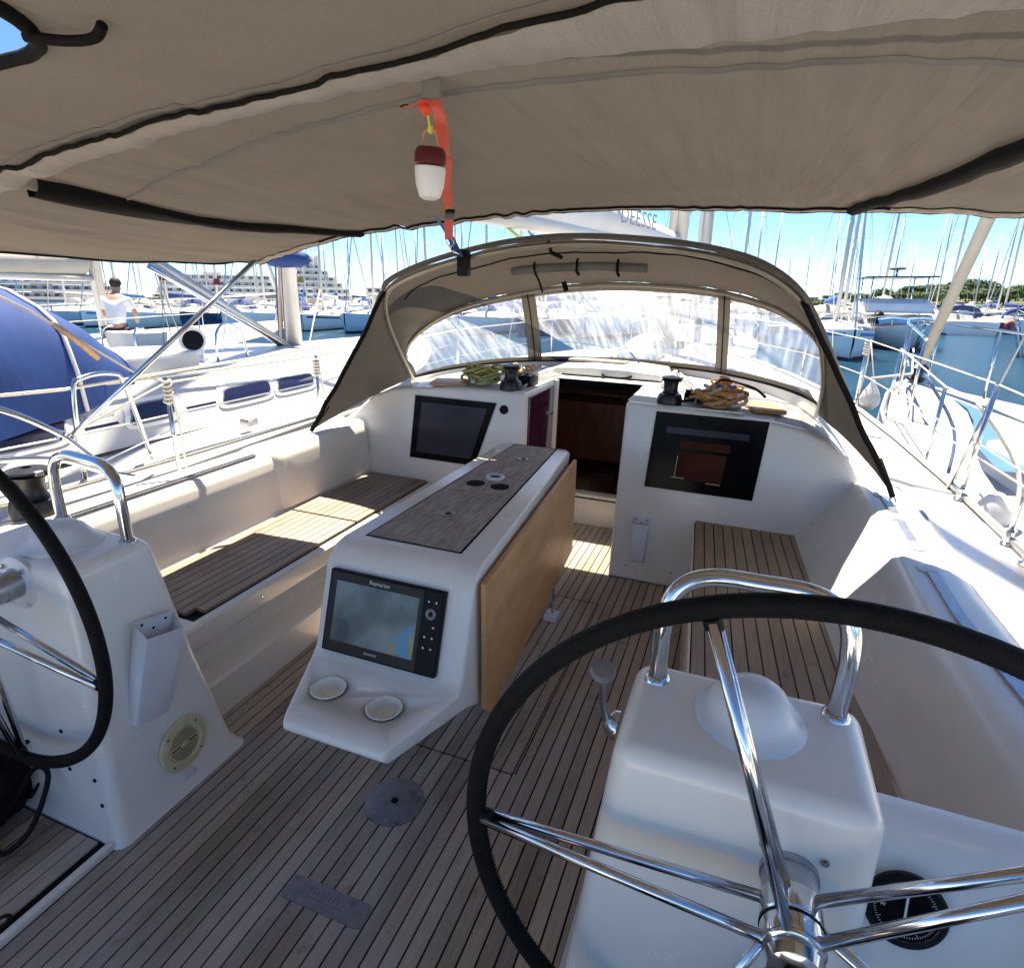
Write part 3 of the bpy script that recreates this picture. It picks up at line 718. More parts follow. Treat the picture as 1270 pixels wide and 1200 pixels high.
# chart plotter on the table's aft face
def facept(u, v):   # u across in metres, v up the face from bottom edge
    ya, za, yb, zb = 1.365, .52, 1.445, .765
    n_ = math.hypot(yb-ya, zb-za)
    return Vector((u, ya+(yb-ya)*v/n_, za+(zb-za)*v/n_))
pm = frame(facept(-.052, .128)+Vector((0, -.010, .003)), (1, .0, 0), facept(0, 1)-facept(0, 0))
cp = thing('chart_plotter', 'chart plotter with a sea chart on screen, set in the cockpit table', 'chart plotter')
cp.matrix_world = pm
cp_w, cp_h = .405, .262
prism('housing', [(-cp_w/2, -cp_h/2), (cp_w/2, -cp_h/2), (cp_w/2, cp_h/2), (-cp_w/2, cp_h/2)], 'z', -.012, .012, M['black'], cp, .005, 3)
box('bezel', -.195, .135, -.124, .124, .0122, .0135, mat('plotter_bezel', (.030, .026, .024), .35, spec=.2), cp)
sc_ = box('screen', -.172, .122, -.092, .098, .0136, .0142, M['chart'], cp)
box('key_panel', .142, .194, -.124, .124, .0122, .0138, M['black'], cp)
for i, (kx, ky) in enumerate(((.155, .095), (.18, .095), (.155, .02), (.18, .02), (.155, -.012), (.18, -.012), (.155, -.045), (.18, -.045))):
    lathe('key', [(0, 0), (.0065, 0), (.006, .002), (0, .0022)], M['black'], cp, (kx, ky, .0138), (0, 0, 1), 14)
    if i != 2: box('key_mark', kx-.003, kx+.003, ky-.003, ky+.0025, .0161, .0164, M['textw'], cp)
lathe('dial', [(0, 0), (.017, 0), (.017, .003), (.013, .006), (.009, .003), (0, .003)], M['steel_dull'], cp, (.1655, .058, .0138), (0, 0, 1), 28)
lathe('dial_button', [(0, 0), (.009, 0), (.008, .004), (0, .005)], M['black'], cp, (.1655, .058, .0145), (0, 0, 1), 20)
text('lettering', 'Raymarine', .017, Matrix.Translation((-.02, .111, .0137)), M['textw'], cp, .0003)
box('model_mark', -.045, .0, -.112, -.106, .0136, .0139, M['grey_pl'], cp)
for kx in (-.035, -.06): lathe('screen_icon', [(.003, 0), (.005, 0), (.005, .0004), (.003, .0004)], M['text'], cp, (kx, -.08, .0143), (0, 0, 1), 14)

# helm pedestals -----------------------------------------------------------------------------
def pedestal(s, top, foot, zt, label):
    """top / foot: x inner, x outer, y aft, y fwd (signed x)"""
    t = thing('helm_pedestal', label, 'pedestal')
    lv = [(0, 0, 1.0), (.03, .0, .985), (.5, .5, .5), (.93, .96, .03), (1., 1., 0)]
    bm = bmesh.new(); rings = []
    for z in (0, .025, .07, .5, 1.0):
        k = z; f = 1-k
        fl_ = .02 if z == 0 else (.012 if z == .025 else 0)
        xi = lerp(foot[0], top[0], k)-s*fl_; xo = lerp(foot[1], top[1], k); ya = lerp(foot[2], top[2], k)-fl_; yb = lerp(foot[3], top[3], k**.8)+fl_
        rings.append([bm.verts.new(p) for p in ((xi, ya, z*zt), (xo, ya, z*zt), (xo, yb, z*zt), (xi, yb, z*zt))])
    for a, b in zip(rings, rings[1:]):
        for i in range(4): bm.faces.new((a[i], a[(i+1) % 4], b[(i+1) % 4], b[i]))
    bm.faces.new(rings[-1]); bm.faces.new(rings[0][::-1])
    bmesh.ops.recalc_face_normals(bm, faces=bm.faces)
    es = [e for e in bm.edges if e.calc_face_angle(0) > R(32) and max(v.co.z for v in e.verts) > .02]
    bmesh.ops.bevel(bm, geom=es, offset=.038, segments=6, profile=.5, affect='EDGES', clamp_overlap=True)
    bobj('pedestal_body', bm, M['gel'], t, smooth=True)
    return t
sp = pedestal(1, (.768, 1.166, .80, 1.08), (.675, 1.22, .86, 1.30), .942, 'starboard helm pedestal with compass cover, nearest the camera behind the big wheel')
pp = pedestal(-1, (-.735, -1.20, .93, 1.20), (-.675, -1.32, .885, 1.36), .88, 'port helm pedestal with handle pocket and yellowed loudspeaker on its side')
# compass covers
def dome(t, x, y, z, rx, ry):
    prof = [(1.0, 0), (1.0, .006), (.965, .012), (.86, .018), (.74, .040), (.60, .068), (.42, .086), (.2, .094), (0, .096)]
    o = lathe('compass_cover', [(r_*1.0, h) for r_, h in prof], M['dome'], t, (0, 0, 0), seg=48)
    o.location = (x, y, z); o.scale = (rx, ry, .75)
dome(sp, .975, .965, .941, .092, .098); dome(pp, -.93, 1.062, .880, .105, .105)
# guard rails
def hoop(t, a, b, top, zf, r, m_=None, dy=0):
    A = Vector(a); B = Vector(b); lift = top-zf
    pts = [A, A+Vector((0, 0, lift*.55)), A+Vector((0, dy*.5, lift*.86))+(B-A)*.05, A.lerp(B, .22)+Vector((0, dy, lift)), A.lerp(B, .5)+Vector((0, dy, lift+.004)), A.lerp(B, .78)+Vector((0, dy, lift)), B+Vector((0, dy*.5, lift*.86))-(B-A)*.05, B+Vector((0, 0, lift*.55)), B]
    tube('guard_rail', pts, r, m_ or M['steel'], t, 16, n=8)
    for p in (A, B): lathe('rail_socket', [(0, 0), (r*1.5, 0), (r*1.35, .008), (r*1.05, .012)], M['steel'], t, p, seg=20)
hoop(sp, (.810, 1.015, .940), (1.118, 1.030, .940), 1.148, .93, .0165, dy=.02)
hoop(pp, (-.775, 1.150, .878), (-1.12, 1.19, .878), 1.105, .88, .0165, dy=.01)
# compass / instrument console outboard of the starboard pedestal
cs = thing('instrument_console', 'white side console holding a round compass, outboard of the starboard pedestal', 'console')
pr = [(.55, 0), (.62, .30), (.90, .46), (.97, .66), (1.02, .715), (1.08, .735), (1.135, .72), (1.16, .66), (1.20, 0)]
bm = bmesh.new(); 
rowsA = [bm.verts.new((1.15, y, z)) for y, z in pr]; rowsB = [bm.verts.new((1.62, y, z)) for y, z in pr]
for i in range(len(pr)-1): bm.faces.new((rowsA[i], rowsB[i], rowsB[i+1], rowsA[i+1]))
bm.faces.new(rowsA); bm.faces.new(rowsB[::-1])
bobj('console_body', bm, M['gel'], cs, smooth=True)
gm = frame((1.272, .962, .640), (1, 0, 0), (0, .30, 1))
gd = bpy.data.objects.new('compass', None); C.objects.link(gd); gd.parent = cs; gd.matrix_local = gm
lathe('compass_bezel', [(.052, 0), (.064, 0), (.065, .010), (.060, .016), (.052, .014)], M['black'], gd, (0, 0, .0), (0, 0, 1), 44)
lathe('compass_card', [(0, .0), (.053, 0), (.053, .008), (0, .008)], M['glassdark'], gd, (0, 0, 0), (0, 0, 1), 44)
bm = bmesh.new()
for k in range(72):
    a = 2*math.pi*k/72; l_ = .008 if k % 6 == 0 else .004; w_ = .0004
    c_, s_ = math.cos(a), math.sin(a)
    q4 = [Vector((c_*(.049-i*l_)-s_*j*w_, s_*(.049-i*l_)+c_*j*w_, .0086)) for i, j in ((0, 1), (0, -1), (1, -1), (1, 1))]
    bm.faces.new([bm.verts.new(p) for p in q4])
bobj('compass_marks', bm, M['textw'], gd)
for i, s_ in enumerate(('N', 'E', 'S', 'W')):
    a = math.pi/2-i*math.pi/2
    text('lettering', s_, .009, Matrix.Translation((.035*math.cos(a), .035*math.sin(a), .0088)), M['textw'], gd, .0002)
box('compass_needle', -.0018, .0018, -.03, .03, .0088, .0098, M['textw'], gd)
im = frame((1.30, .925, .500), (1, 0, 0), (0, .62, 1))
ip = bpy.data.objects.new('engine_panel', None); C.objects.link(ip); ip.parent = cs; ip.matrix_local = im
box('panel_plate', -.075, .075, -.05, .035, .0, .008, M['purple'], ip, .003)
box('panel_display', -.04, .04, -.02, .02, .0082, .009, M['screen_slate'], ip)
box('display_line', -.04, .04, .022, .0235, .0082, .0088, M['textw'], ip)

# throttle lever
th = thing('throttle_lever', 'chrome engine throttle lever with grey knob on the inner side of the starboard pedestal', 'lever')
lathe('lever_boss', [(0, 0), (.036, 0), (.034, .012), (.024, .026), (.012, .032), (0, .034)], M['steel'], th, (.722, 1.19, .665), (-1, 0, .1), 32)
tube('lever_arm', [(.694, 1.19, .675), (.690, 1.14, .76), (.700, 1.05, .88)], lambda t: .011-.004*t, M['steel_dull'], th, 12, n=4)
lathe('lever_knob', [(0, -.02), (.010, -.018), (.020, .0), (.026, .014), (.022, .026), (0, .03)], M['grey_pl'], th, (.702, 1.03, .905), (.1, -.35, 1), 24)

# pocket and speaker on port pedestal's inner face
def ppt(y, z):    # point on the port pedestal inner face
    return Vector((lerp(-.675, -.735, z/.88)+.003, y, z))
pk = pocket('winch_handle_pocket', 'boxy white winch handle pocket on the side of the port helm pedestal', ppt(1.09, .49)+Vector((.002, 0, 0)), (0, .96, -.22), (.068, .15, 1), .135, .125, .33, .055)
spm = frame(ppt(1.14, .172)+Vector((.002, 0, 0)), (0, 1, 0), (-.068, 0, 1))
spk = thing('loudspeaker', 'round yellowed plastic loudspeaker grille low on the port helm pedestal', 'loudspeaker')
spk.matrix_world = spm
lathe('speaker_ring', [(.058, .002), (.088, 0), (.090, .004), (.084, .011), (.062, .013), (.058, .009)], M['speaker'], spk, (0, 0, 0), (0, 0, 1), 48)
lathe('speaker_grille', [(0, 0), (.0585, 0), (.0585, .008), (0, .0105)], M['speaker'], spk, (0, 0, 0), (0, 0, 1), 44)
bm = bmesh.new()
for i in range(-9, 10):
    for j in range(-9, 10):
        x = (i+.5*(j % 2))*.0062; y = j*.0054
        if x*x+y*y > .053**2 or x*x+y*y < .012**2 or (abs(y) < .006 and abs(x) > .012): continue
        h_ = .0088+.0024*(1-math.hypot(x, y)/.058)
        bm.faces.new([bm.verts.new((x+.0021*math.cos(a), y+.0021*math.sin(a), h_)) for a in [k*math.pi/3 for k in range(6)]])
bobj('grille_holes', bm, M['caulk'], spk)['kind'] = 'stuff'
for sx in (-1, 1): box('grille_slot', sx*.033-.016, sx*.033+.016, -.0022, .0022, .0103, .0108, M['caulk'], spk)
lathe('centre_badge', [(0, 0), (.009, 0), (.007, .003), (0, .003)], M['speaker'], spk, (0, 0, .0103), (0, 0, 1), 6)
for a in (45, 135, 225, 315): lathe('screw', [(0, 0), (.004, 0), (.003, .002), (0, .002)], M['black'], spk, (.075*math.cos(R(a)), .075*math.sin(R(a)), .011), (0, 0, 1), 10)
pg = lathe('inspection_plug', [(.02, 0), (.023, .0), (.023, .003), (.018, .004), (0, .003)], M['white_pl'], None, ppt(1.14, .045)+Vector((.002, 0, 0)), (1, 0, .05), 28)
tag(pg, 'small round white plug below the loudspeaker on the port pedestal', 'plug')
for i, (x, z) in enumerate(((-.79, .20), (-.86, .25), (-.79, .33), (-.74, .10))):
    pass
# screws on the aft face of the port pedestal
for (x, z) in ((-.745, .215), (-.73, .13), (-.85, .22), (-.86, .35)):
    k = z/.88
    lathe('screw', [(0, 0), (.007, 0), (.006, .003), (0, .004)], M['black'], pp, (x, lerp(.885, .93, k)-.001, z), (0, -1, 0), 12)
# teak panel behind the port pedestal
ah = thing('teak_floor_hatch', 'raised teak floor panel with a white metal trim, behind the port pedestal', 'floor hatch')
box('panel_base', -1.5, -.705, -.8, .865, -.004, .012, M['caulk'], ah)
for k in range(16):
    x = -.732-(k+.5)*.0465
    piece('plank', x, .03, .014, .0415, 1.655, .012, M['teak_floor'], ah)
box('trim_strip', -.706, -.684, -.8, .884, -.003, .022, M['gel'], ah, .004)
box('trim_strip', -1.5, -.7065, .866, .884, -.003, .021, M['gel'], ah, .004)
lathe('drain_ring', [(.01, 0), (.022, 0), (.02, .003), (.01, .001)], M['black'], ah, (-.735, .60, .0205), seg=20)

# steering wheels ----------------------------------------------------------------------------
def wheel(c, Rr, tilt, phase, shaft_end, label):
    t = thing('steering_wheel', label, 'steering wheel', group='twin steering wheels')
    c = Vector(c); n_ = Vector((0, -math.cos(tilt), math.sin(tilt)))
    u = Vector((1, 0, 0)); w = n_.cross(u); w = w if w.z > 0 else -w
    P = lambda a, r_: c+u*math.cos(a)*r_+w*math.sin(a)*r_
    N = 160
    tube('rim', [P(2*math.pi*k/N, Rr) for k in range(N)], .0158, M['leather'], t, 14, True)
    # stitching along the inside of the rim
    bm = bmesh.new(); NS = 420
    for k in range(NS):
        a = 2*math.pi*k/NS
        p = P(a, Rr-.0150)-n_*.003; tt = (P(a+.01, Rr)-P(a-.01, Rr)).normalized(); dd = n_*.006+tt*.0022; rr_ = (P(a, 1)-c).normalized()
        vs = [bm.verts.new(x) for x in (p-dd-tt*.0009, p-dd+tt*.0009, p+dd+tt*.0009, p+dd-tt*.0009)]
        vs2 = [bm.verts.new(v.co-rr_*.0016) for v in vs]
        bm.faces.new(vs2)
        for i in range(4): bm.faces.new((vs[i], vs[(i+1) % 4], vs2[(i+1) % 4], vs2[i]))
    bobj('leather_stitching', bm, M['leather'], t)['kind'] = 'stuff'
    for k in range(5):
        a = phase+2*math.pi*k/5
        rim = P(a, Rr-.016)
        sideways = (P(a+.01, 1)-P(a-.01, 1)).normalized()
        for j, q_ in ((-1, .050), (1, -.012)):
            hubp = P(a, .036)+n_*q_
            tube('spoke', [rim+n_*.008*(-j)*-1*.0+n_*(.007 if q_ > 0 else -.007), hubp], .0088, M['steel'], t, 12)
        lathe('spoke_clamp', [(0, -.012), (.0150, -.010), (.014, .006), (.009, .012), (0, .012)], M['black'], t, P(a, Rr-.022), P(a, .1)-P(a, .2), 16)
    ax = n_
    end = (shaft_end-c.y)
    lathe('hub', [(0, -.022), (.040, -.022), (.043, -.018), (.043, .018), (.041, .020), (.041, .024), (.043, .026), (.043, .052), (.040, .058), (.036, .060), (.036, .064), (.038, .068), (.034, .082), (.022, .088), (0, .089)], M['steel'], t, c, ax, 40)
    lathe('hub_gasket', [(.0405, 0), (.0445, 0), (.0445, .003), (.0405, .003)], M['black'], t, c+ax*.0245, ax, 40)
    L_ = abs(end)
    lathe('shaft_sleeve', [(0, 0), (.040, 0), (.040, L_*.45), (.043, L_*.46), (.043, L_*.9), (.046, L_), (0, L_)], M['steel_dull'], t, c-ax*.022, -ax, 32)
    lathe('base_flange', [(0, 0), (.082, 0), (.082, .006), (.070, .011), (0, .012)], M['white_pl'], t, Vector((c.x, shaft_end+.004, c.z-.005)), (0, -1, .03), 40)
    for a in (50, 130, 230, 310):
        lathe('flange_bolt', [(0, 0), (.008, 0), (.007, .005), (0, .006)], M['steel'], t, Vector((c.x+.066*math.cos(R(a)), shaft_end-.007, c.z-.005+.066*math.sin(R(a)))), (0, -1, 0), 8)
    return t
wheel((1.054, .741, .795), .50, -.03, R(110), .815, 'big black leather wheel with chrome spokes in the right foreground')
wheel((-.935, .800, .812), .497, -.03, R(-14), .93, 'black leather wheel cut off by the left edge of the picture, on the port pedestal')

# winches ------------------------------------------------------------------------------------
def winch(x, y, z, k, label, grp):
    t = thing('winch', label, 'winch', (x, y, z), group=grp)
    lathe('winch_base', [(0, 0), (.068*k, 0), (.069*k, .03*k), (.060*k, .055*k), (.05*k, .06*k), (0, .06*k)], M['winch'], t, seg=36)
    lathe('winch_drum', [(.048*k, .058*k), (.040*k, .072*k), (.0385*k, .10*k), (.043*k, .125*k), (.0, .125*k)], M['winch'], t, seg=36)
    lathe('winch_tailer', [(.036*k, .122*k), (.056*k, .128*k), (.057*k, .132*k), (.045*k, .137*k), (.057*k, .142*k), (.056*k, .148*k), (.03*k, .154*k), (.014*k, .155*k), (.013*k, .148*k), (0, .148*k)], M['winch'], t, seg=36)
    box('tailer_arm', .01*k, .062*k, -.012*k, .012*k, .136*k, .150*k, M['steel_dull'], t, .003)
    return t
winch(-.415, 3.42, 1.03, 1.0, 'black winch on the port side of the companionway beside a yellow rope', 'black winches on our boat')
winch(.525, 3.46, 1.028, 1.0, 'black winch on the starboard side of the companionway beside tan ropes', 'black winches on our boat')
winch(-1.62, 1.40, .735, 1.25, 'black winch on the port coaming at the left edge of the picture, behind the wheel', 'black winches on our boat')

# bimini -------------------------------------------------------------------------------------
def bz(x, y): return 1.985-(.083 if x < .35 else .045)*(x-.35)**2 - .012*abs(math.sin(max(0, min(1, (y-1.05)/1.6))*math.pi))*0
def sag(x, y):     # canvas sags a little between its bows and wrinkles near the seams
    s = 0
    u = (y-1.05)/1.6
    if 0 < u < 1: s -= .022*math.sin(u*math.pi)
    if y < 1.05: s -= .02*math.sin(min(1, (1.05-y)/1.9)*math.pi)
    w = noise.noise(Vector((x*2.2+y*1.1, y*.7-x*.5, 3)))*.010
    q = x+.22*(y-1.05)*(1 if x < .3 else -1)                       # creases run mostly fore and aft
    n1_ = noise.noise(Vector((q*11, y*.75, 5))); n2_ = noise.noise(Vector((q*19, y*1.1, 8)))
    am = .55+.75*min(1, abs(x-.4)/1.2)
    w += am*(.010*(1-abs(n1_)*2.2)*max(0, n1_+.35) + .006*n2_)*(1.5 if x < -.1 else .8)
    w += noise.noise(Vector((x*26, y*2.5, 1)))*.003*math.exp(-abs(y-1.0)/.10)
    w += noise.noise(Vector((x*20, y*2.5, 4)))*.002*math.exp(-abs(y-2.6)/.12)
    w += .004*noise.noise(Vector((x*3+y*11, y*.9-x*1.2, 30)))*math.exp(-((y-.6)/.4)**2)
    return s+w
HX, HY, HR = -.235, .56, .19      # hole for the backstay
def fronty(x): return interp([(-1.5, 2.58), (-1.0, 2.66), (-.6, 2.84), (-.3, 2.96), (1.0, 2.97), (1.2, 2.84), (1.5, 2.64), (1.8, 2.44)], x)
bim = thing('bimini', 'taupe canvas bimini stretched overhead with dark zips and seams', 'bimini')
xs = [-1.49+k*.0172 for k in range(184)]; XE = xs[-1]
bm = bmesh.new(); V = []
ny = 104
for j in range(ny+1):
    row = []
    for i, x in enumerate(xs):
        y = lerp(-.42, fronty(x), j/ny); row.append(bm.verts.new((x, y, bz(x, y)+sag(x, y))))
    V.append(row)
for j in range(ny):
    for i in range(len(xs)-1):
        q_ = (V[j][i], V[j][i+1], V[j+1][i+1], V[j+1][i])
        c_ = sum((v.co for v in q_), Vector())/4
        if (c_.x-HX)**2+((c_.y-HY)*1.1)**2 < HR**2: continue
        bm.faces.new(q_)
for v in bm.verts:
    if v.link_faces and v.is_boundary and (v.co.x-HX)**2+((v.co.y-HY)*1.1)**2 < (HR+.06)**2:
        d_ = Vector((v.co.x-HX, (v.co.y-HY)*1.1)); d_.normalize(); v.co.x = HX+d_.x*HR; v.co.y = HY+d_.y*HR/1.1
bmesh.ops.delete(bm, geom=[v for v in bm.verts if not v.link_faces], context='VERTS')
o = bobj('canopy', bm, M['bimini'], bim, smooth=True)
for p in o.data.polygons: p.use_smooth = True
def onb(x, y, d=.006): return Vector((x, y, bz(x, y)+sag(x, y)-d))
def bcurve(fy, x0, x1, n=80, d=.006, wob=0): return [onb(x, fy(x)+wob*noise.noise(Vector((x*9, 4, 0))), d) for x in np.linspace(x0, x1, n)]
def ribbon(name, fy0, fy1, x0, x1, m_, parent, d=.008, n=110, wr=0.):
    rows = []
    for k in range(5):
        rows.append([onb(x, lerp(fy0(x), fy1(x), k/4), d+(.006 if 0 < k < 4 else 0)+wr*noise.noise(Vector((x*26, k*.5, 7)))) for x in np.linspace(x0, x1, n)])
    o = grid(name, rows, m_, parent); return o
def zy(x): return interp([(-1.5, 1.0), (-.5, 1.06), (0, 1.05), (.36, .97), (.62, .86), (1.0, .70), (1.6, .45)], x)
tube('zip', bcurve(zy, -1.47, XE, 200, .008, .012), .0048, M['darkfab'], bim, 6)
tube('zip', bcurve(lambda x: zy(x)-.035, -1.47, XE, 140, .004, .004), .0018, M['greyfab'], bim, 5)
ribbon('bow_pocket', lambda x: zy(x)+.008, lambda x: interp([(-1.5, 1.09), (-.5, 1.135), (.07, 1.10), (.47, 1.055), (.8, 1.0), (1.2, .92), (1.6, .84)], x), -1.47, XE, M['bimini_lt'], bim, .010, 130, .006)
def sy(x): return interp([(-.9, 1.40), (-.44, 1.31), (.03, 1.22), (.25, 1.17), (.67, 1.12), (1.0, 1.11), (1.3, 1.16)], x)
ribbon('seam_tape', sy, lambda x: sy(x)+.010, -.86, 1.25, M['greyfab'], bim, .0015, 90)
tube('front_piping', bcurve(lambda x: fronty(x)-.012, -1.47, XE, 120, .010, .004), .0045, M['darkfab'], bim, 6)
tube('front_piping', bcurve(lambda x: fronty(x)-.075, -1.1, 1.3, 120, .008, .004), .004, M['darkfab'], bim, 6)
ribbon('front_hem', lambda x: fronty(x)-.07, lambda x: fronty(x)+.004, -1.47, XE, M['bimini_lt'], bim, .006, 130, .003)
def flap(x_of, y0, y1, name='webbing_flap'):
    rows = []
    for y in np.linspace(y0, y1, 50):
        x = x_of(y); w_ = .044
        rows.append([onb(x-w_*.5, y, .004), onb(x-w_*.45, y, .022), onb(x, y, .028), onb(x+w_*.5, y, .024), onb(x+w_*.55, y, .004)])
    grid(name, rows, M['darkfab'], bim)
flap(lambda y: interp([(1.1, -.86), (1.7, -.945), (2.7, -.925)], y), 1.14, 2.665)
flap(lambda y: interp([(1.0, 1.36), (1.9, 1.28), (2.8, 1.19)], y), 1.0, 2.79)
# side seams, side bolt ropes
for x_ in (-1.485, XE-.005): tube('side_piping', [onb(x_, y, .004) for y in np.linspace(-.42, fronty(x_), 60)], .004, M['darkfab'], bim, 5)
tube('hole_binding', [onb(HX+(HR+.004)*math.cos(a), HY+(HR+.004)/1.1*math.sin(a), .006) for a in [k*math.pi/20 for k in range(40)]], .010, M['darkfab'], bim, 8, True)
tube('hole_flap', [onb(HX+.15, HY+.10, .014), onb(HX+.20, HY+.12, .020), onb(HX+.235, HY+.135, .018), onb(HX+.26, HY+.13, .008)], .007, M['darkfab'], bim, 8, n=4)
# frame: bows inside the pockets and the front strut
tube('frame_bow', [onb(x, 1.07, -.035) for x in np.linspace(-1.48, XE, 40)], .012, M['steel'], bim, 8)
tube('frame_bow', [onb(x, fronty(x)-.04, -.016) for x in np.linspace(-1.48, XE, 40)], .012, M['steel'], bim, 8)
tube('frame_strut', [(-1.43, 2.50, 1.715), (-1.76, 1.66, .96)], .0125, M['steel'], bim, 12)
tube('frame_strut', [(1.72, 2.3, 1.82), (1.98, .8, .96)], .0125, M['steel'], bim, 12)
bc = box('strap_buckle_plate', .275, .312, 1.10, 1.112, 1.957, 1.985, M['greyfab'], bim)

# spray hood ---------------------------------------------------------------------------------
hood = thing('spray_hood', 'taupe spray hood with three hazy clear windows over the companionway', 'spray hood')
Ac = [(-1.27, 3.72, 1.0), (-1.24, 3.52, 1.18), (-1.17, 3.25, 1.42), (-1.05, 3.06, 1.585), (-.86, 2.98, 1.675), (-.55, 2.93, 1.762), (-.2, 2.90, 1.825), (.12, 2.90, 1.845), (.50, 2.90, 1.825), (.79, 2.84, 1.775), (.965, 2.80, 1.705), (1.095, 2.83, 1.597), (1.19, 3.02, 1.45), (1.275, 3.38, 1.215), (1.31, 3.72, 1.0)]
Bc = [(-1.29, 3.74, 1.0), (-1.32, 3.74, 1.19), (-1.19, 3.74, 1.34), (-.97, 3.72, 1.46), (-.72, 3.71, 1.54), (-.43, 3.70, 1.605), (-.14, 3.70, 1.65), (.13, 3.70, 1.668), (.42, 3.70, 1.665), (.65, 3.70, 1.65), (.865, 3.71, 1.61), (1.055, 3.72, 1.545), (1.235, 3.74, 1.41), (1.335, 3.76, 1.22), (1.33, 3.74, 1.02)]
Dc = [(-1.31, 3.80, .985), (-1.30, 3.90, .985), (-1.24, 4.08, 1.0), (-1.12, 4.27, 1.02), (-.95, 4.46, 1.04), (-.68, 4.66, 1.055), (-.33, 4.78, 1.065), (.0, 4.82, 1.07), (.33, 4.78, 1.072), (.64, 4.68, 1.072), (.90, 4.50, 1.065), (1.10, 4.30, 1.055), (1.24, 4.10, 1.04), (1.31, 3.94, 1.025), (1.33, 3.84, 1.01)]
NN = 8
A_ = catmull(Ac, NN); B_ = catmull(Bc, NN); D_ = catmull(Dc, NN); NT = len(A_)
# roof
rows = []
for i in range(NT):
    u = i/(NT-1); r_ = []
    for k in range(13):
        v = k/12; p = A_[i].lerp(B_[i], v)
        bul = .035*math.sin(v*math.pi)*(1 if .15 < u < .85 else .3)
        p = p+Vector((0, 0, bul)) + Vector((0, 0, .010*noise.noise(Vector((p.x*3, p.y*4, 2)))+.010*noise.noise(Vector((p.x*9+p.y*4, p.y*2.5-p.x*2, 7)))*(1-abs(v-.5))))
        r_.append(p)
    rows.append(r_)
def sub(a, b, rws): return rws[a:b]
grid('hood_roof', rows, M['dodger'], hood)
# aft visor edge roll
tube('visor_edge', [p+Vector((0, -.016, .012)) for p in A_[24:-24]], .012, M['dodger'], hood, 8)
tube('visor_piping', [p+Vector((0, -.030, .022)) for p in A_[24:-24]], .0045, M['dodger'], hood, 6)
tube('hood_bow', [p+Vector((0, .02, -.018)) for p in A_], .0125, M['alu_bow'], hood, 10)
tube('hood_bow', [p+Vector((0, -.015, -.014)) for p in B_], .0115, M['alu_bow'], hood, 10)
# inner seam lines under the roof
for v in (.30,):
    tube('roof_zip', [rows[i][4]+Vector((0, 0, -.008)) for i in range(22, NT-22)], .004, M['darkfab'], hood, 5)
# side wings down to the coamings
def wing(top_i, foot, base_side, s):
    top = A_[top_i]; foot = Vector(foot)
    seq = A_[:top_i+1][::-1] if s < 0 else A_[top_i:]
    n_ = 16; rws = []
    for j in range(n_+1):
        t = j/n_
        e = top.lerp(foot, t)+Vector((0, .02*math.sin(t*math.pi), 0)); h = seq[min(len(seq)-1, int(t*(len(seq)-1)))]
        r_ = []
        for k in range(9):
            v = k/8; p = e.lerp(h, v); p = p+Vector((s*(.03*math.sin(v*math.pi)+.011*noise.noise(Vector((p.y*15+p.z*9, p.z*1.6, 5)))), 0, 0)); r_.append(p)
        rws.append(r_)
    grid('side_wing', rws, M['dodger'], hood)
    tube('wing_edge', [r_[0] for r_ in rws], .013, M['darkfab'], hood, 8)
    # below the hoop base, the wing's skirt
    b0 = seq[-1]
wing(24, (-1.47, 2.86, .775), None, -1); wing(NT-1-25, (1.58, 2.95, .80), None, 1)
for s, f in ((-1, (-1.47, 2.86, .775)), (1, (1.58, 2.95, .80))):
    f = Vector(f)
    tube('tie_strap', [f, f+Vector((-s*.02, .04, .05)), f+Vector((-s*.06, .10, .14))], .010, M['darkfab'], hood, 6, n=3)
    lathe('deck_eye', [(.004, 0), (.022, 0), (.020, .006), (.004, .006)], M['steel'], hood, (f.x, f.y-.01, .757), seg=18)
    tube('shackle', [f+Vector((0, -.01, 0)), f+Vector((.012, -.022, -.012)), f+Vector((0, -.03, -.022)), f+Vector((-.012, -.022, -.012))], .0035, M['steel'], hood, 6, True, 4)
# windscreen panels
def wpt(i, v, out=0.):
    p = B_[i].lerp(D_[i], v); bul = .02*math.sin(v*math.pi)
    return p+Vector((0, bul+out, bul*.5))
def wgrid(name, i0, i1, v0, v1, m_, out=0., nv=8, thick=0):
    f0, f1 = i0, i1
    rws = []
    for i in np.linspace(i0, i1, max(3, int(abs(i1-i0)*2)+1)):
        a = int(i); t = i-a; r_ = []
        for k in range(nv+1):
            v = lerp(v0, v1, k/nv); p = wpt(a, v, out)
            if t > 0: p = p.lerp(wpt(min(a+1, NT-1), v, out), t)
            r_.append(p)
        rws.append(r_)
    return grid(name, rws, m_, hood, thick=thick)
m1, m2 = 40, 75          # positions of the two zipped seams
wgrid('clear_window', 5, m1-1, .08, .93, M['vinyl']); wgrid('clear_window', m1+1, m2-1.2, .08, .93, M['vinyl']); wgrid('clear_window', m2+1.2, NT-5, .08, .93, M['vinyl'])
wgrid('window_border', 1, NT-2, 0, .085, M['dodger'], -.003, 2)
wgrid('window_border', 1, NT-2, .925, 1.02, M['dodger'], -.003, 2)
wgrid('window_border', 0.5, 5.2, 0, 1.0, M['dodger'], -.003, 6); wgrid('window_border', NT-5.2, NT-1.5, 0, 1.0, M['dodger'], -.003, 6)
for mm_ in (m1, m2):
    wgrid('window_seam', mm_-1.25, mm_+1.25, 0, 1, M['dodger'], -.005, 8)
    tube('window_zip', [wpt(mm_, v, -.012) for v in np.linspace(.02, 1, 12)], .004, M['darkfab'], hood, 6)
tube('foot_piping', [p+Vector((0, -.012, .004)) for p in D_], .007, M['darkfab'], hood, 6)
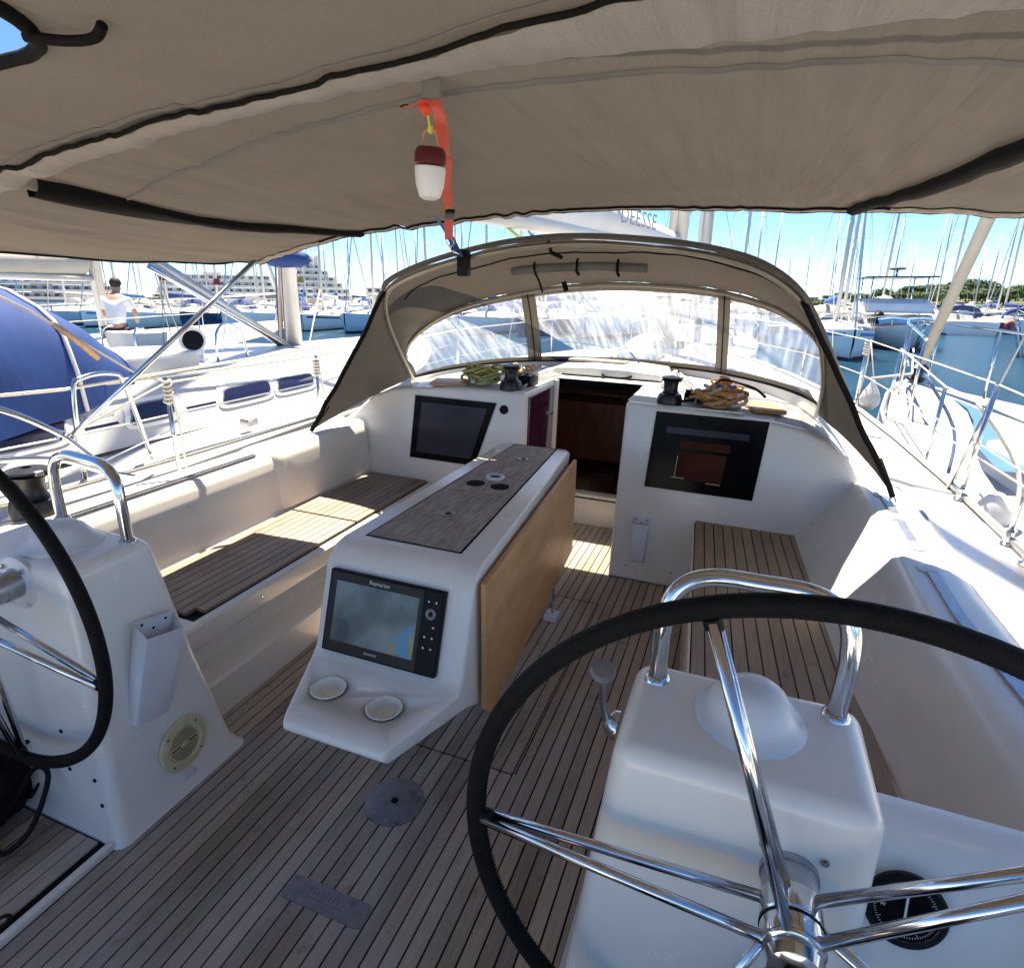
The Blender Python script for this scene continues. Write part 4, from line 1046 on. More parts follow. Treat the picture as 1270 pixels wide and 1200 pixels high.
# rolled flap hanging under the visor with straps
tube('rolled_flap', [(-.40, 3.36, 1.706), (-.2, 3.35, 1.728), (.1, 3.35, 1.742), (.35, 3.36, 1.736)], .024, M['greyfab'], hood, 14, n=5)
for x in (-.26, .20, -.02): 
    tube('flap_strap', [(x, 3.33, 1.79), (x-.002, 3.325, 1.73), (x, 3.34, 1.70), (x, 3.37, 1.71)], .012, M['darkfab'], hood, 6, n=3, flat=.35)
tube('hanging_strap', [(-.26, 3.34, 1.70), (-.235, 3.34, 1.66), (-.215, 3.35, 1.60)], .012, M['darkfab'], hood, 6, n=3, flat=.4)
tube('hanging_strap', [(-.14, 3.5, 1.66), (-.12, 3.5, 1.61)], .016, M['darkfab'], hood, 6)
tube('hanging_strap', [(.30, 3.86, 1.63), (.36, 3.86, 1.62), (.42, 3.86, 1.625)], .012, M['darkfab'], hood, 6)
for x in (-.06,): tube('visor_clip', [(x, 2.93, 1.84), (x+.01, 2.95, 1.79), (x+.05, 3.0, 1.77)], .010, M['darkfab'], hood, 6)
# splash moulding round the hood foot (the raised lip on the coachroof)
grid('splash_lip', [[p+Vector((0, .03, -.065)), p+Vector((0, .028, -.006)), p+Vector((0, -.02, -.006)), p+Vector((0, -.045, -.07))] for p in D_], M['gel'], None, sharp=40)['kind'] = 'structure'

# lantern and straps -------------------------------------------------------------------------
lt = thing('hanging_lantern', 'small camping lantern with a maroon cap and white body hanging from the bimini', 'lantern')
lx, ly = .243, 1.19
lathe('lamp_cap', [(0, .0), (.026, 0), (.031, .006), (.031, .026), (.026, .034), (0, .036)], M['lampred'], lt, (lx, ly, 1.862), (.05, 0, 1), 24)
lathe('lamp_body', [(0, .016), (.012, .016), (.021, .021), (.028, .042), (.031, .070), (.031, .075), (0, .075)], M['lampwhite'], lt, (lx-.003, ly, 1.787), (.05, 0, 1), 24)
tube('carry_ring', [(lx-.016, ly, 1.895), (lx-.012, ly, 1.925), (lx+.012, ly, 1.925), (lx+.018, ly, 1.895)], .0025, M['chafe'], lt, 6, n=5)
tube('cord', [(lx+.002, ly, 1.922), (lx+.003, ly-.02, 1.975)], .0022, M['yellowline'], lt, 6)
lathe('cord_knot', [(0, -.008), (.005, -.005), (.006, 0), (.005, .006), (0, .009)], M['yellowline'], lt, (lx+.002, ly, 1.928), seg=10)
def band(name, pts, w, m_, parent, n=8, th=.0016, tw=0.):
    P = catmull(pts, n); vs = []; fs = []
    for i, p in enumerate(P):
        t = (P[min(i+1, len(P)-1)]-P[max(i-1, 0)]).normalized()
        sd = t.cross(Vector((0, -.25, 1)) if abs(t.z) < .9 else Vector((0, 1, 0))).normalized()
        sd = Matrix.Rotation(tw*math.sin(i/len(P)*5), 3, t) @ sd
        nn = t.cross(sd).normalized()*th/2; sd = sd*w/2
        vs += [p-sd-nn, p+sd-nn, p+sd+nn, p-sd+nn]
    for i in range(len(P)-1):
        for k in range(4): fs.append((4*i+k, 4*i+(k+1) % 4, 4*i+4+(k+1) % 4, 4*i+4+k))
    fs += [(3, 2, 1, 0), tuple(4*(len(P)-1)+k for k in range(4))]
    o = raw(name, vs, fs, m_, parent, True)
    try: o.data.set_sharp_from_angle(angle=R(40))
    except Exception: pass
    return o
st = thing('orange_strap', 'red-orange webbing strap running from the bimini frame to the spray hood', 'strap')
band('webbing', [(.285, 1.12, 1.962), (.26, 1.20, 1.955), (.214, 1.30, 1.947), (.12, 1.50, 1.935)], .028, M['orange'], st, 6, tw=.5)
band('webbing', [(.12, 1.50, 1.935), (-.03, 1.80, 1.917), (-.17, 2.10, 1.892)], .032, M['orange'], st, 6, tw=.3)
band('webbing', [(.285, 1.10, 1.955), (.262, 1.11, 1.950), (.235, 1.12, 1.952)], .020, M['orange'], st, 4)
band('webbing_end', [(.232, 1.12, 1.955), (.224, 1.12, 1.952)], .022, M['darkfab'], st, 2)
lathe('strap_knot', [(0, -.012), (.008, -.008), (.011, .002), (.007, .010), (0, .014)], M['orange'], st, (.272, 1.12, 1.945), (.3, 1, 0), 10)
box('buckle', -.018, .018, -.06, .06, -.006, .006, M['black'], st, .003).matrix_local = frame((-.215, 2.20, 1.884), (.88, .45, 0), (-.44, .86, -.09))
band('webbing', [(-.27, 2.30, 1.873), (-.43, 2.62, 1.825)], .036, M['orange'], st, 4)
tube('strap_ring', [(-.435, 2.62, 1.835), (-.455, 2.64, 1.815), (-.435, 2.65, 1.795), (-.415, 2.64, 1.815)], .003, M['steel'], st, 6, True, 4)
tube('snap_hook', [(-.44, 2.65, 1.80), (-.465, 2.72, 1.785), (-.475, 2.80, 1.775), (-.485, 2.89, 1.77)], .006, M['steel'], st, 8, n=4)
bs_ = band('blue_strap', [(-.50, 2.62, 1.92), (-.47, 2.70, 1.85), (-.48, 2.82, 1.775), (-.50, 2.90, 1.76)], .036, M['bluestrap'], None, 6)
tag(bs_, 'dark blue webbing strap just left of the orange strap above the spray hood', 'strap')
hc = box('hood_clamp', -.52, -.46, 2.88, 2.93, 1.67, 1.80, M['black'], None, .008); tag(hc, 'black clamp gripping the edge of the spray hood under the straps', 'clamp')

# dashboard ropes and gear on the coachroof ---------------------------------------------------
def pile(name, label, cx, cy, z, rx, ry, n_, r_, m_, seed, h=.05, loops=None, parts=None):
    rnd = random.Random(seed); t = thing(name, label, 'rope', (cx, cy, z))
    for k in range(n_):
        pts = []; a0 = rnd.random()*6.3; ox = rnd.uniform(-.4, .4)*rx; oy = rnd.uniform(-.3, .3)*ry; ph = rnd.random()*6
        L_ = 14; el = rnd.uniform(.5, 1.0)
        for i in range(L_):
            a = a0+2*math.pi*i/(L_-1)*1.15
            pts.append((ox+math.cos(a)*rx*el*(.6+.3*math.sin(2*a+ph)), oy+math.sin(a)*ry*el*(.7+.3*math.cos(3*a+ph)), r_+h*(k/n_)+.018*(1+math.sin(2*a+ph*2))))
        tube('rope_loop', pts, r_, m_ if not parts else parts[k % len(parts)], t, 7, n=4)
    return t
bd = prism('chafe_board', [(-.13, -.10), (.10, -.13), (.13, .12), (-.10, .10)], 'z', 0, .02, M['chafe'], None, .003); bd.location = (-.86, 3.50, 1.018); bd.rotation_euler = (0, .02, .4)
tag(bd, 'varnished wooden board lying under the yellow rope on the port side', 'board')
pile('rope_coil', 'yellow and black flecked rope piled beside the port winch', -.665, 3.55, 1.03, .16, .11, 17, .0085, M['rope_y'], 3, .08)
pile('rope_coil', 'tangle of orange and white line behind the port winch, next to the clutches', -.40, 3.70, 1.03, .06, .07, 7, .005, M['rope_o'], 5, .09, parts=[M['rope_o'], M['rope_w']])
pile('rope_coil', 'small coil of yellow rope on top of the pile behind the port winch', -.52, 3.72, 1.06, .08, .05, 6, .008, M['rope_y'], 9, .05)
pile('rope_coil', 'thick tan rope coiled beside the starboard winch', .80, 3.52, 1.02, .15, .12, 13, .011, M['rope_o'], 11, .07, parts=[M['rope_o'], M['rope_o'], M['chafe'], M['rope_w']])
pile('rope_coil', 'blue flecked rope lying on the tan coil on the starboard side', .82, 3.62, 1.06, .12, .06, 5, .009, M['rope_b'], 12, .03)
pile('rope_coil', 'bunch of orange line behind the tan coil, against the hood window', .80, 3.86, 1.04, .10, .06, 7, .007, M['rope_o'], 14, .07)
bw = tube('winch_handle_strop', [(.58, 3.42, 1.05), (.68, 3.52, 1.07), (.78, 3.68, 1.15), (.95, 3.62, 1.13), (1.02, 3.52, 1.10)], .008, M['black'], None, 8, n=6)
tag(bw, 'black strop looping over the tan rope pile', 'strop')
bd2 = prism('chafe_board', [(-.09, -.13), (.09, -.11), (.08, .13), (-.10, .12)], 'z', 0, .022, M['chafe'], None, .003); bd2.location = (1.03, 3.66, 1.005); bd2.rotation_euler = (0, .04, .25)
tag(bd2, 'orange-brown wooden board lying beside the tan ropes on the starboard side', 'board')
def clutch(x, y, z, label, grp, n_=3):
    t = thing('rope_clutch', label, 'rope clutch', (x, y, z), group=grp)
    box('clutch_body', -.07, .07, -.07, .09, 0, .05, M['black'], t, .006)
    for k in range(n_):
        bx_ = -.05+k*.05
        box('clutch_lever', bx_-.014, bx_+.014, -.06, .05, .05, .066, M['black'], t, .004)
        box('lever_mark', bx_-.009, bx_+.009, -.03, .0, .0662, .0672, M['textw'], t)
        tube('line_end', [(bx_, -.07, .02), (bx_, -.14, .012)], .006, M['rope_w'], t, 6)
clutch(-.405, 3.62, 1.032, 'black rope clutch with white-marked levers on the port side of the hatch', 'rope clutches')
clutch(.66, 3.66, 1.024, 'black rope clutch with chrome sheaves on the starboard side of the hatch', 'rope clutches')
for k, (xa, za) in enumerate(((-.44, 1.043), (-.405, 1.043), (-.37, 1.043), (.62, 1.038), (.66, 1.037), (.70, 1.036))):
    tg = tube('halyard', [(xa, 3.70, za), (xa*.85, 4.2, za), (xa*.6, 4.78, 1.05)], .006, M['rope_w'], None, 6)
    tag(tg, '%s of three white control lines led aft along the coachroof to the %s clutch' % (('outermost', 'middle', 'innermost')[k % 3] if xa < 0 else ('innermost', 'middle', 'outermost')[k % 3], 'port' if xa < 0 else 'starboard'), 'control line', 'control lines on the %s side' % ('port' if xa < 0 else 'starboard'))
box('steel_tray', .52, .92, 3.385, 3.40, 1.02, 1.03, M['steel_dull'], bh[1])

# rails, stanchions, lifelines ----------------------------------------------------------------
def stanchion(x, y, h, label, lashed=False, brace=None, grp='stanchions of our boat', top_off=(0, 0)):
    z = (zdk(y) if x > 0 else zdp(y))+.005; t = thing('stanchion', label, 'stanchion', (x, y, z), group=grp)
    s = 1 if x > 0 else -1
    tube('post', [(0, 0, 0), (top_off[0], top_off[1], h)], .0125, M['steel'], t, 12)
    lathe('post_cap', [(.0125, -.004), (.015, 0), (.012, .010), (0, .014)], M['steel'], t, (top_off[0], top_off[1], h), seg=14)
    lathe('socket', [(0, 0), (.030, 0), (.028, .008), (.019, .014), (.018, .06), (0, .06)], M['steel'], t, seg=18)
    if brace: tube('brace', [(0, brace, 0), (top_off[0]*.9, top_off[1]*.9, h*.9)], .011, M['steel'], t, 10)
    if lashed:
        for k in range(6):
            r_ = .02+.003*(k % 2)
            tube('rope_lashing', [(top_off[0]+r_*math.cos(a), top_off[1]+r_*math.sin(a), h-.01-.022*k+.004*math.sin(a*2)) for a in [i*math.pi/6 for i in range(12)]], .0075, M['rope_w'], t, 6, True)
        tube('rope_tail', [(.02, 0, h-.05), (.03, .02, h-.25), (.015, .03, .05)], .006, M['rope_w'], t, 6, n=4)
    return t
stanchion(-2.0, 2.37, .67, 'rope-wrapped stanchion on the port rail just behind the bench back', True)
stanchion(-2.0, 3.62, .60, 'rope-wrapped stanchion on the port rail next to the foot of the spray hood', True)
stanchion(2.07, 3.72, .62, 'starboard gate stanchion with a brace, the farther one of the close pair', brace=.20, top_off=(.03, -.0))
stanchion(2.10, 3.12, .62, 'starboard stanchion standing alone on the sunlit toe rail at the right edge', top_off=(.03, 0))
stanchion(2.10, 2.90, .62, 'starboard gate stanchion nearest the camera at the right edge', brace=-.18, top_off=(.03, 0))
stanchion(1.90, 6.25, .60, 'far starboard stanchion with a rope knotted round its top, seen right of the hood', True)
stanchion(1.55, 7.9, .58, 'starboard stanchion near the bow, seen through the hood window')
stanchion(-1.92, 5.8, .55, 'port stanchion amidships seen beyond the spray hood')
stanchion(-1.55, 7.9, .55, 'port stanchion near the bow seen through the hood window')
def wire(name, pts, r_, m_, label, cat, grp=None, n=0):
    o = tube(name, pts, r_, m_, None, 6, n=n); tag(o, label, cat, grp); return o
wire('lifeline', [(2.13, 2.9, 1.20), (2.13, 3.12, 1.21), (2.10, 3.72, 1.23), (1.91, 6.25, 1.25), (1.55, 7.9, 1.25), (.3, 10.2, 1.3)], .0045, M['rope_w'], 'upper white lifeline along the starboard side', 'lifeline', 'starboard lifelines')
wire('lifeline', [(2.12, 2.9, .90), (2.12, 3.12, .91), (2.09, 3.72, .92), (1.905, 6.25, .95), (1.55, 7.9, .96), (.3, 10.2, 1.0)], .004, M['rope_w'], 'lower white lifeline along the starboard side', 'lifeline', 'starboard lifelines')
wire('lifeline', [(-1.76, 1.66, .98), (-2.0, 2.37, 1.085), (-2.0, 3.62, 1.09), (-1.92, 5.8, 1.17), (-1.55, 7.9, 1.2), (-.3, 10.2, 1.3)], .006, M['rope_w'], 'upper white lifeline along the port side in front of the white yacht', 'lifeline', 'port lifelines')
wire('lifeline', [(-1.86, 1.75, .78), (-2.0, 2.37, .83), (-2.0, 3.62, .84), (-1.92, 5.8, .9), (-1.55, 7.9, .95), (-.3, 10.2, 1.0)], .0035, M['steel_dull'], 'lower wire lifeline along the port side', 'lifeline', 'port lifelines')
pr_ = thing('pushpit_rail', 'curved stainless pushpit rail at the left edge behind the port winch', 'rail')
tube('rail', [(-1.80, .9, 1.24), (-1.78, 1.35, 1.17), (-1.76, 1.60, 1.02), (-1.74, 1.72, .88), (-1.68, 1.80, .74)], .0125, M['steel'], pr_, 12, n=6)
tube('rail', [(-1.85, .9, .95), (-1.84, 1.35, .93), (-1.80, 1.62, .88), (-1.76, 1.76, .80), (-1.72, 1.9, .73)], .0125, M['steel'], pr_, 12, n=6)
lathe('rail_clamp', [(0, -.02), (.02, -.018), (.02, .018), (0, .02)], M['steel'], pr_, (-1.765, 1.64, .985), (.3, .5, 1), 14)
gr_ = thing('coachroof_grab_rail', 'stainless deck cleat on the sunlit starboard side deck', 'cleat')
tube('cleat_horn', [(1.80, 3.18, .625), (1.80, 3.22, .640), (1.80, 3.30, .640), (1.80, 3.34, .625)], .010, M['steel_dull'], gr_, 10, n=3)
for y in (3.235, 3.285): tube('cleat_leg', [(1.80, y, .59), (1.80, y, .64)], .009, M['steel_dull'], gr_, 8)
fd = thing('fender', 'grey pear-shaped fender hanging by a rope on the starboard rail', 'fender')
lathe('fender_body', [(0, 0), (.04, .01), (.075, .05), (.085, .10), (.065, .16), (.03, .22), (.016, .26), (0, .27)], M['fender'], fd, (1.98, 6.1, .66), (0, 0, 1), 24)
tube('fender_rope', [(1.98, 6.1, .93), (1.91, 6.2, 1.25)], .005, M['rope_w'], fd)
# black bag and cable at the left edge of the floor hatch
bg = thing('black_bag', 'black bag slumped at the left edge on the teak hatch', 'bag')
bm = bmesh.new(); bmesh.ops.create_icosphere(bm, subdivisions=4, radius=1)
for v in bm.verts:
    v.co = Vector((v.co.x*.15, v.co.y*.2, v.co.z*.15))*(1+.16*noise.noise(v.co*2.3)+.05*noise.noise(v.co*7)); v.co.z = max(v.co.z, -.10)
o = bobj('bag_body', bm, M['darkfab'], bg, smooth=True); o.location = (-1.145, .735, .125)
for p in o.data.polygons: p.use_smooth = True
tube('bag_strap', [(-1.06, .80, .18), (-1.03, .90, .26), (-1.0, .93, .18), (-1.04, .87, .06)], .010, M['darkfab'], bg, 8, n=5, flat=.5)
cb = tube('cable', [(-1.02, .74, .03), (-.93, .72, .035), (-.885, .78, .09), (-.90, .86, .20), (-.96, .86, .21), (-1.02, .80, .10), (-1.06, .74, .03)], .0075, M['black'], None, 8, n=7)
tag(cb, 'black cable looping up beside the port pedestal at the left edge', 'cable')

# mast, boom and sail bag ---------------------------------------------------------------------
ms = thing('mast', 'light grey mast of our boat rising behind the spray hood', 'mast', (.07, 6.95, 0))
tube('mast_tube', [(0, 0, .95), (0, 0, 16)], .098, M['alu_white'], ms, 20)
tube('mast_track', [(-.02, -.10, 1.2), (-.02, -.10, 15.8)], .014, M['alu'], ms, 6)
box('mast_collar', -.16, .16, -.16, .16, .92, 1.02, M['alu'], ms, .02)
tube('halyard_line', [(.09, -.1, 1.1), (.05, -.1, 15)], .005, M['rope_w'], ms, 5)
tube('halyard_line', [(-.09, -.08, 1.1), (-.05, -.1, 15)], .005, M['rope_y'], ms, 5)
for zz, hw in ((5.6, 1.1), (9.5, .9)):
    tube('spreader', [(-hw, -.25, zz+.08), (0, 0, zz), (hw, -.25, zz+.08)], .03, M['alu_white'], ms, 8)
for k in range(3): lathe('mast_winch', [(0, 0), (.045, 0), (.04, .05), (.05, .08), (0, .085)], M['winch'], ms, (.16*math.cos(2.1*k), -.10+.1*math.sin(2.1*k), 1.02), (0, 0, 1), 14)
bo = thing('boom', 'boom with white lazy bag lettered DEESSE sloping down to the mast', 'boom')
def bpt(t): return Vector((lerp(.07, -1.16, t), lerp(6.82, 3.55, t), lerp(2.02, 2.12, t)))
tube('boom_spar', [bpt(0), bpt(1.0)], .075, M['alu_white'], bo, 12)
rows = []
for k in range(25):
    t = k/24*.99; p = bpt(t)+Vector((0, 0, .02)); hh = interp([(0, .16), (.1, .20), (.5, .36), (1.2, .50)], t); ww = interp([(0, .07), (.5, .15), (1.2, .19)], t)
    r_ = []
    for j in range(17):
        a = -math.pi/2+math.pi*2*j/16
        x = math.cos(a)*ww; z = math.sin(a); z = (z*.5+.5)*hh
        if z > hh*.6: x *= (1-(z/hh-.6)*1.9)
        wob = .006*noise.noise(Vector((t*9, a*2, 0)))
        r_.append(p+Vector((.94*x+wob, .35*x, z-.03)))
    rows.append(r_)
grid('sail_bag', rows, M['whitefab'], bo)
bx = (bpt(0)-bpt(1)).normalized()
tm = frame(bpt(.30)+Vector((.158, -.058, .155)), bx, (0, 0, 1))
text('lettering', 'DEESSE', .185, tm, mat('grey_print', (.30, .31, .36), .7), bo, .001, 1.08)
tube('boom_end', [bpt(.02), bpt(-.06)], .05, M['alu'], bo, 10)
tube('kicker_strut', [(.07, 6.80, 1.15), bpt(.32)+Vector((0, 0, -.03))], .032, M['alu'], bo, 10)
tube('kicker_strut', [(.07, 6.72, 1.12), bpt(.36)+Vector((0, 0, -.03))], .018, M['steel'], bo, 8)
for t_, c1 in ((.42, 'y'), (.22, 'w'), (.1, 'w')):
    q_ = bpt(t_)
    tube('sheet_block', [q_+Vector((0, 0, -.05)), q_+Vector((.02, -.0, -.13))], .022, M['winch'], bo, 8)
tube('reef_line', [bpt(.75)+Vector((0, 0, -.06)), bpt(.70)+Vector((.1, .1, -.22))], .012, M['yellowline'], bo, 6)
tube('mainsheet', [bpt(.68)+Vector((0, 0, -.06)), Vector((.15, 4.65, 1.1))], .006, M['rope_b'], bo, 6)
tube('lazy_jack', [bpt(.12)+Vector((.06, 0, .22)), Vector((.07, 6.9, 8))], .003, M['rope_w'], bo, 5)
for s in (-1, 1):
    wire('shroud', [(s*1.75, 6.7, zdk(6.7)), (s*1.0, 6.75, 5.7), (.07, 6.95, 14)], .004, M['steel'], '%s shroud wire of our mast' % ('port' if s < 0 else 'starboard'), 'shroud', 'shrouds of our mast')
wire('forestay', [(0, 10.7, .75), (.07, 6.95, 15.5)], .03, M['whitefab'], 'furled white headsail on our forestay, ahead of the mast', 'furled sail')
fh = thing('foredeck_hatch', 'smoked hatch on the coachroof forward of the spray hood', 'hatch', (0, 5.6, 1.015))
box('hatch_frame', -.26, .26, -.26, .26, 0, .03, M['alu'], fh, .008); box('hatch_glass', -.22, .22, -.22, .22, .030, .036, M['glassdark'], fh)

# ================================================================== NEIGHBOURING YACHTS
# generic sailing yacht: local +Y is the bow, origin amidships on the waterline
def hull_pts(t, L, B, fb):
    """t: 0 stern .. 1 bow -> section half profile (x,z) from sheer to keel"""
    hbm = B/2*interp([(0, .80), (.15, .92), (.4, 1.0), (.6, .97), (.75, .80), (.87, .52), (.95, .25), (1, .02)], t)
    sh = fb*interp([(0, .92), (.4, .95), (.7, 1.02), (1, 1.18)], t)
    wl = hbm*interp([(0, .93), (.5, .95), (.85, .72), (1, .3)], t)
    return hbm, sh, wl
def yacht(name, label, L, B, fb, hullm, coverm, hoodm, mastH, loc, head, group=None, lod=0, wind=True, rig=True, stripe=None):
    t = thing(name, label, 'sailboat', loc, group); t.rotation_euler = (0, 0, head)
    ts = [0, .1, .25, .4, .55, .68, .78, .86, .92, .97, 1.0] if lod < 2 else [0, .3, .6, .8, .92, 1.0]
    rows = []; deck = []
    for u in ts:
        h, sh, wl = hull_pts(u, L, B, fb); y = (u-.5)*L*(1 if u < 1 else 1.0)
        rake = .25*(u > .9)
        half = [(h, sh), (h*.985+.004, sh*.55), (wl, .10)]
        rows.append([(-x, y-(0 if z > .5 else (1-z)*rake), z) for x, z in half]+[(-wl*.7, y-rake, -.25), (wl*.7, y-rake, -.25)]+[(x, y-(0 if z > .5 else (1-z)*rake), z) for x, z in half[::-1]])
        deck.append([(-h, y, sh-.004), (-h*.5, y, sh+.02), (0, y, sh+.035), (h*.5, y, sh+.02), (h, y, sh-.004)])
    o = grid('hull', rows, hullm, t, sharp=50)
    tr = rows[0]; raw('transom', tr, [tuple(range(len(tr)))[::-1]], hullm, t)
    grid('deck', deck, M['nonskid'], t)
    rws = []
    for u in ts:
        h, sh, wl = hull_pts(u, L, B, fb); y = (u-.5)*L; rk = .25*(u > .9)
        rws.append([(-wl-.015, y-rk*.9, .13), (-wl-.012, y-rk, -.05)])
    grid('boot_stripe', rws, M['boot'], t)
    grid('boot_stripe', [[(-x, y, z) for x, y, z in r_] for r_ in rws], M['boot'], t)
    if stripe is not None:
        for s in (-1, 1):
            grid('sheer_stripe', [[(s*(hull_pts(u, L, B, fb)[0]*1.0+.012), (u-.5)*L, hull_pts(u, L, B, fb)[1]*k) for k in (.90, .80)] for u in ts[:-1]], stripe, t)
    # coachroof
    ca, cb_ = -.18, .28
    cr = []
    for u in (ca, ca+.02, ca+.12, ca+.24, ca+.34, cb_-.04, cb_):
        h, sh, wl = hull_pts(u+.5, L, B, fb); w = h*.62; ht = .42*interp([(ca, .0), (ca+.02, 1.0), (ca+.24, 1), (cb_-.04, .5), (cb_, .02)], u)
        y = u*L
        cr.append([(-w-.05, y, sh), (-w+.02, y, sh+ht*.45), (-w*.85, y, sh+ht*.85), (-w*.4, y, sh+ht), (0, y, sh+ht*1.03), (w*.4, y, sh+ht), (w*.85, y, sh+ht*.85), (w-.02, y, sh+ht*.45), (w+.05, y, sh)])
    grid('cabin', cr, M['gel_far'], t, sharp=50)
    if wind:
        for s in (-1, 1):
            for (a, b) in (((-.13, -.06), (-.04, .04), (.07, .15)) if lod == 0 else ((-.12, .13),)):
                P = []
                for u, k in ((a, .30), (b, .30), (b, .66), (a, .66)):
                    h, sh, wl = hull_pts(u+.5, L, B, fb); w = h*.62
                    ht = .42*interp([(ca, .0), (ca+.02, 1.0), (ca+.24, 1), (cb_-.04, .5), (cb_, .02)], u)
                    x = lerp(w+.05, w*.85, k/.85)+.02
                    P.append((s*x, u*L, sh+ht*k))
                raw('cabin_window', P, [(0, 1, 2, 3)], M['winfar'], t)
    dz = fb*.98
    my = .07*L
    top = mastH
    rad = .095 if lod < 2 else .11
    tube('mast', [(0, my, dz), (0, my-.15, top)], rad, M['alu_white'], t, 8 if lod < 2 else 5)
    bl = .36*L
    tube('boom', [(0, my, dz+1.15), (0, my-bl, dz+1.2)], .06, M['alu_white'], t, 6)
    tube('sail_cover', [(0, my-.05, dz+1.45), (0, my-.2, dz+1.42), (0, my-bl*.5, dz+1.36), (0, my-bl*.97, dz+1.30)], lambda q: .08+.10*(1-q) if q > .02 else .04, coverm, t, 8, flat=1.5)
    if hoodm:
        hr = []
        for u, k in ((-.19, .55), (-.205, .92), (-.235, 1.0), (-.27, .97)):
            h, sh, wl = hull_pts(.32, L, B, fb); w = h*.66
            hr.append([(w*math.cos(a)*(1 if k > .9 else .95), u*L, sh+.25+.95*k*math.sin(a)**.7 if a > 0 and a < math.pi else sh+.25) for a in [math.pi*q/12 for q in range(13)]])
        grid('spray_hood', hr, hoodm, t)
    if rig and lod < 2:
        for zz, hw in ((.42, B*.24), (.70, B*.19)):
            tube('spreader', [(-hw, my-.2, dz+(top-dz)*zz), (0, my, dz+(top-dz)*zz+.05), (hw, my-.2, dz+(top-dz)*zz)], .025, M['alu_white'], t, 5)
        h = hull_pts(.55, L, B, fb)[0]
        wr = .011 if lod == 0 else .014
        tube('forestay', [(0, L*.49, fb*1.15), (0, my-.1, top*.97)], .045 if L > 10 else .035, M['whitefab'], t, 5)
        tube('backstay', [(0, -L*.49, fb), (0, my-.2, top)], wr, M['steel_dull'], t, 4)
        for s in (-1, 1):
            tube('shroud', [(s*h*.95, my-.2, dz), (s*B*.24, my-.2, dz+(top-dz)*.42), (0, my-.1, top*.96)], wr, M['steel_dull'], t, 4)
            tube('shroud', [(s*h*.9, my+.1, dz), (0, my, dz+(top-dz)*.41)], wr, M['steel_dull'], t, 4)
        # pulpit and lifelines
        for s in (-1, 1):
            pts = []
            for u in (.04, .3, .6, .85): 
                h_, sh_, _ = hull_pts(u, L, B, fb); pts.append((s*h_*.97, (u-.5)*L, sh_+.6))
            tube('lifeline', pts, .008, M['rope_w'], t, 4)
            if lod == 0:
                for (x_, y_, z_) in pts: tube('stanchion', [(x_, y_, z_-.6), (x_, y_, z_)], .013, M['steel'], t, 5)
        h_, sh_, _ = hull_pts(.85, L, B, fb)
        tube('pulpit', [(-h_*.97, .35*L, sh_+.6), (-.15, .485*L, sh_+.72), (.15, .485*L, sh_+.72), (h_*.97, .35*L, sh_+.6)], .018, M['steel'], t, 6, n=4)
        tube('pulpit', [(-.14, .485*L, sh_+.7), (-.1, .46*L, sh_+.02)], .016, M['steel'], t, 5); tube('pulpit', [(.14, .485*L, sh_+.7), (.1, .46*L, sh_+.02)], .016, M['steel'], t, 5)
        tube('pushpit', [(-B*.38, -.40*L, fb+.6), (-B*.38, -.485*L, fb+.62), (B*.38, -.485*L, fb+.62), (B*.38, -.40*L, fb+.6)], .018, M['steel'], t, 6)
    return t
def copy_tree(o, parent=None):
    c = o.copy(); C.objects.link(c)
    if parent is not None: c.parent = parent
    for ch in list(o.children): copy_tree(ch, c)
    return c

# --- N1: white yacht on our port side
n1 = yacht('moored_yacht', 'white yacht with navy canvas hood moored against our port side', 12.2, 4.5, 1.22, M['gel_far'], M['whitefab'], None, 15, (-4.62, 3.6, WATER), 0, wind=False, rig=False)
for ch in list(n1.children):
    if ch.name.split('.')[0] in ('cabin', 'sail_cover', 'boom', 'mast'): bpy.data.objects.remove(ch)
def L1(p): return Vector(p)-Vector(n1.location)
# custom coachroof (boat coordinates)
rows = []
for y, hgt, w in ((.6, .05, 1.55), (.75, .30, 1.55), (2.0, .36, 1.56), (3.4, .36, 1.56), (5.0, .33, 1.50), (6.4, .27, 1.30), (7.4, .16, 1.0), (8.0, .02, .8)):
    zb_ = .50; r_ = []
    prof_ = [(w+.06, 0), (w+.01, hgt*.12), (w-.06, hgt*.5), (w-.16, hgt*.82), (w-.32, hgt*.97), (w*.4, hgt*1.08), (0, hgt*1.12)]
    full = [(x, z) for x, z in prof_]+[(-x, z) for x, z in prof_[:-1][::-1]]
    rows.append([L1((-4.62+x, y, zb_+z)) for x, z in full])
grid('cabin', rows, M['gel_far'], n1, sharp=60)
def n1side(y, k):    # point on the cabin side facing us
    hgt = interp([(.75, .30), (2, .36), (3.4, .36), (5, .33), (6.4, .27)], y); w = interp([(0, 1.55), (3.4, 1.56), (5, 1.50), (6.4, 1.30)], y)
    pr_ = [(0, w+.06), (.12, w+.01), (.5, w-.06), (.82, w-.16)]
    return Vector((-4.62+interp(pr_, k)+.006, y, .50+hgt*k))
def rrect(name, a, b, k0, k1, off, m_, r_=.3, sk=.05):
    c = []
    cy, ck = (a+b)/2, (k0+k1)/2
    for i in range(28):
        t = 2*math.pi*i/28; cx_, sx_ = math.cos(t), math.sin(t)
        q = 5.0
        nx_ = math.copysign(abs(cx_)**(2/q), cx_); nz_ = math.copysign(abs(sx_)**(2/q), sx_)
        c.append(L1(n1side(cy+nx_*(b-a)/2+nz_*sk, ck+nz_*(k1-k0)/2)+Vector((off, 0, 0))))
    m0 = L1(n1side(cy, ck)+Vector((off, 0, 0)))
    raw(name, c+[m0], [(i, (i+1) % 28, 28) for i in range(28)], m_, n1)
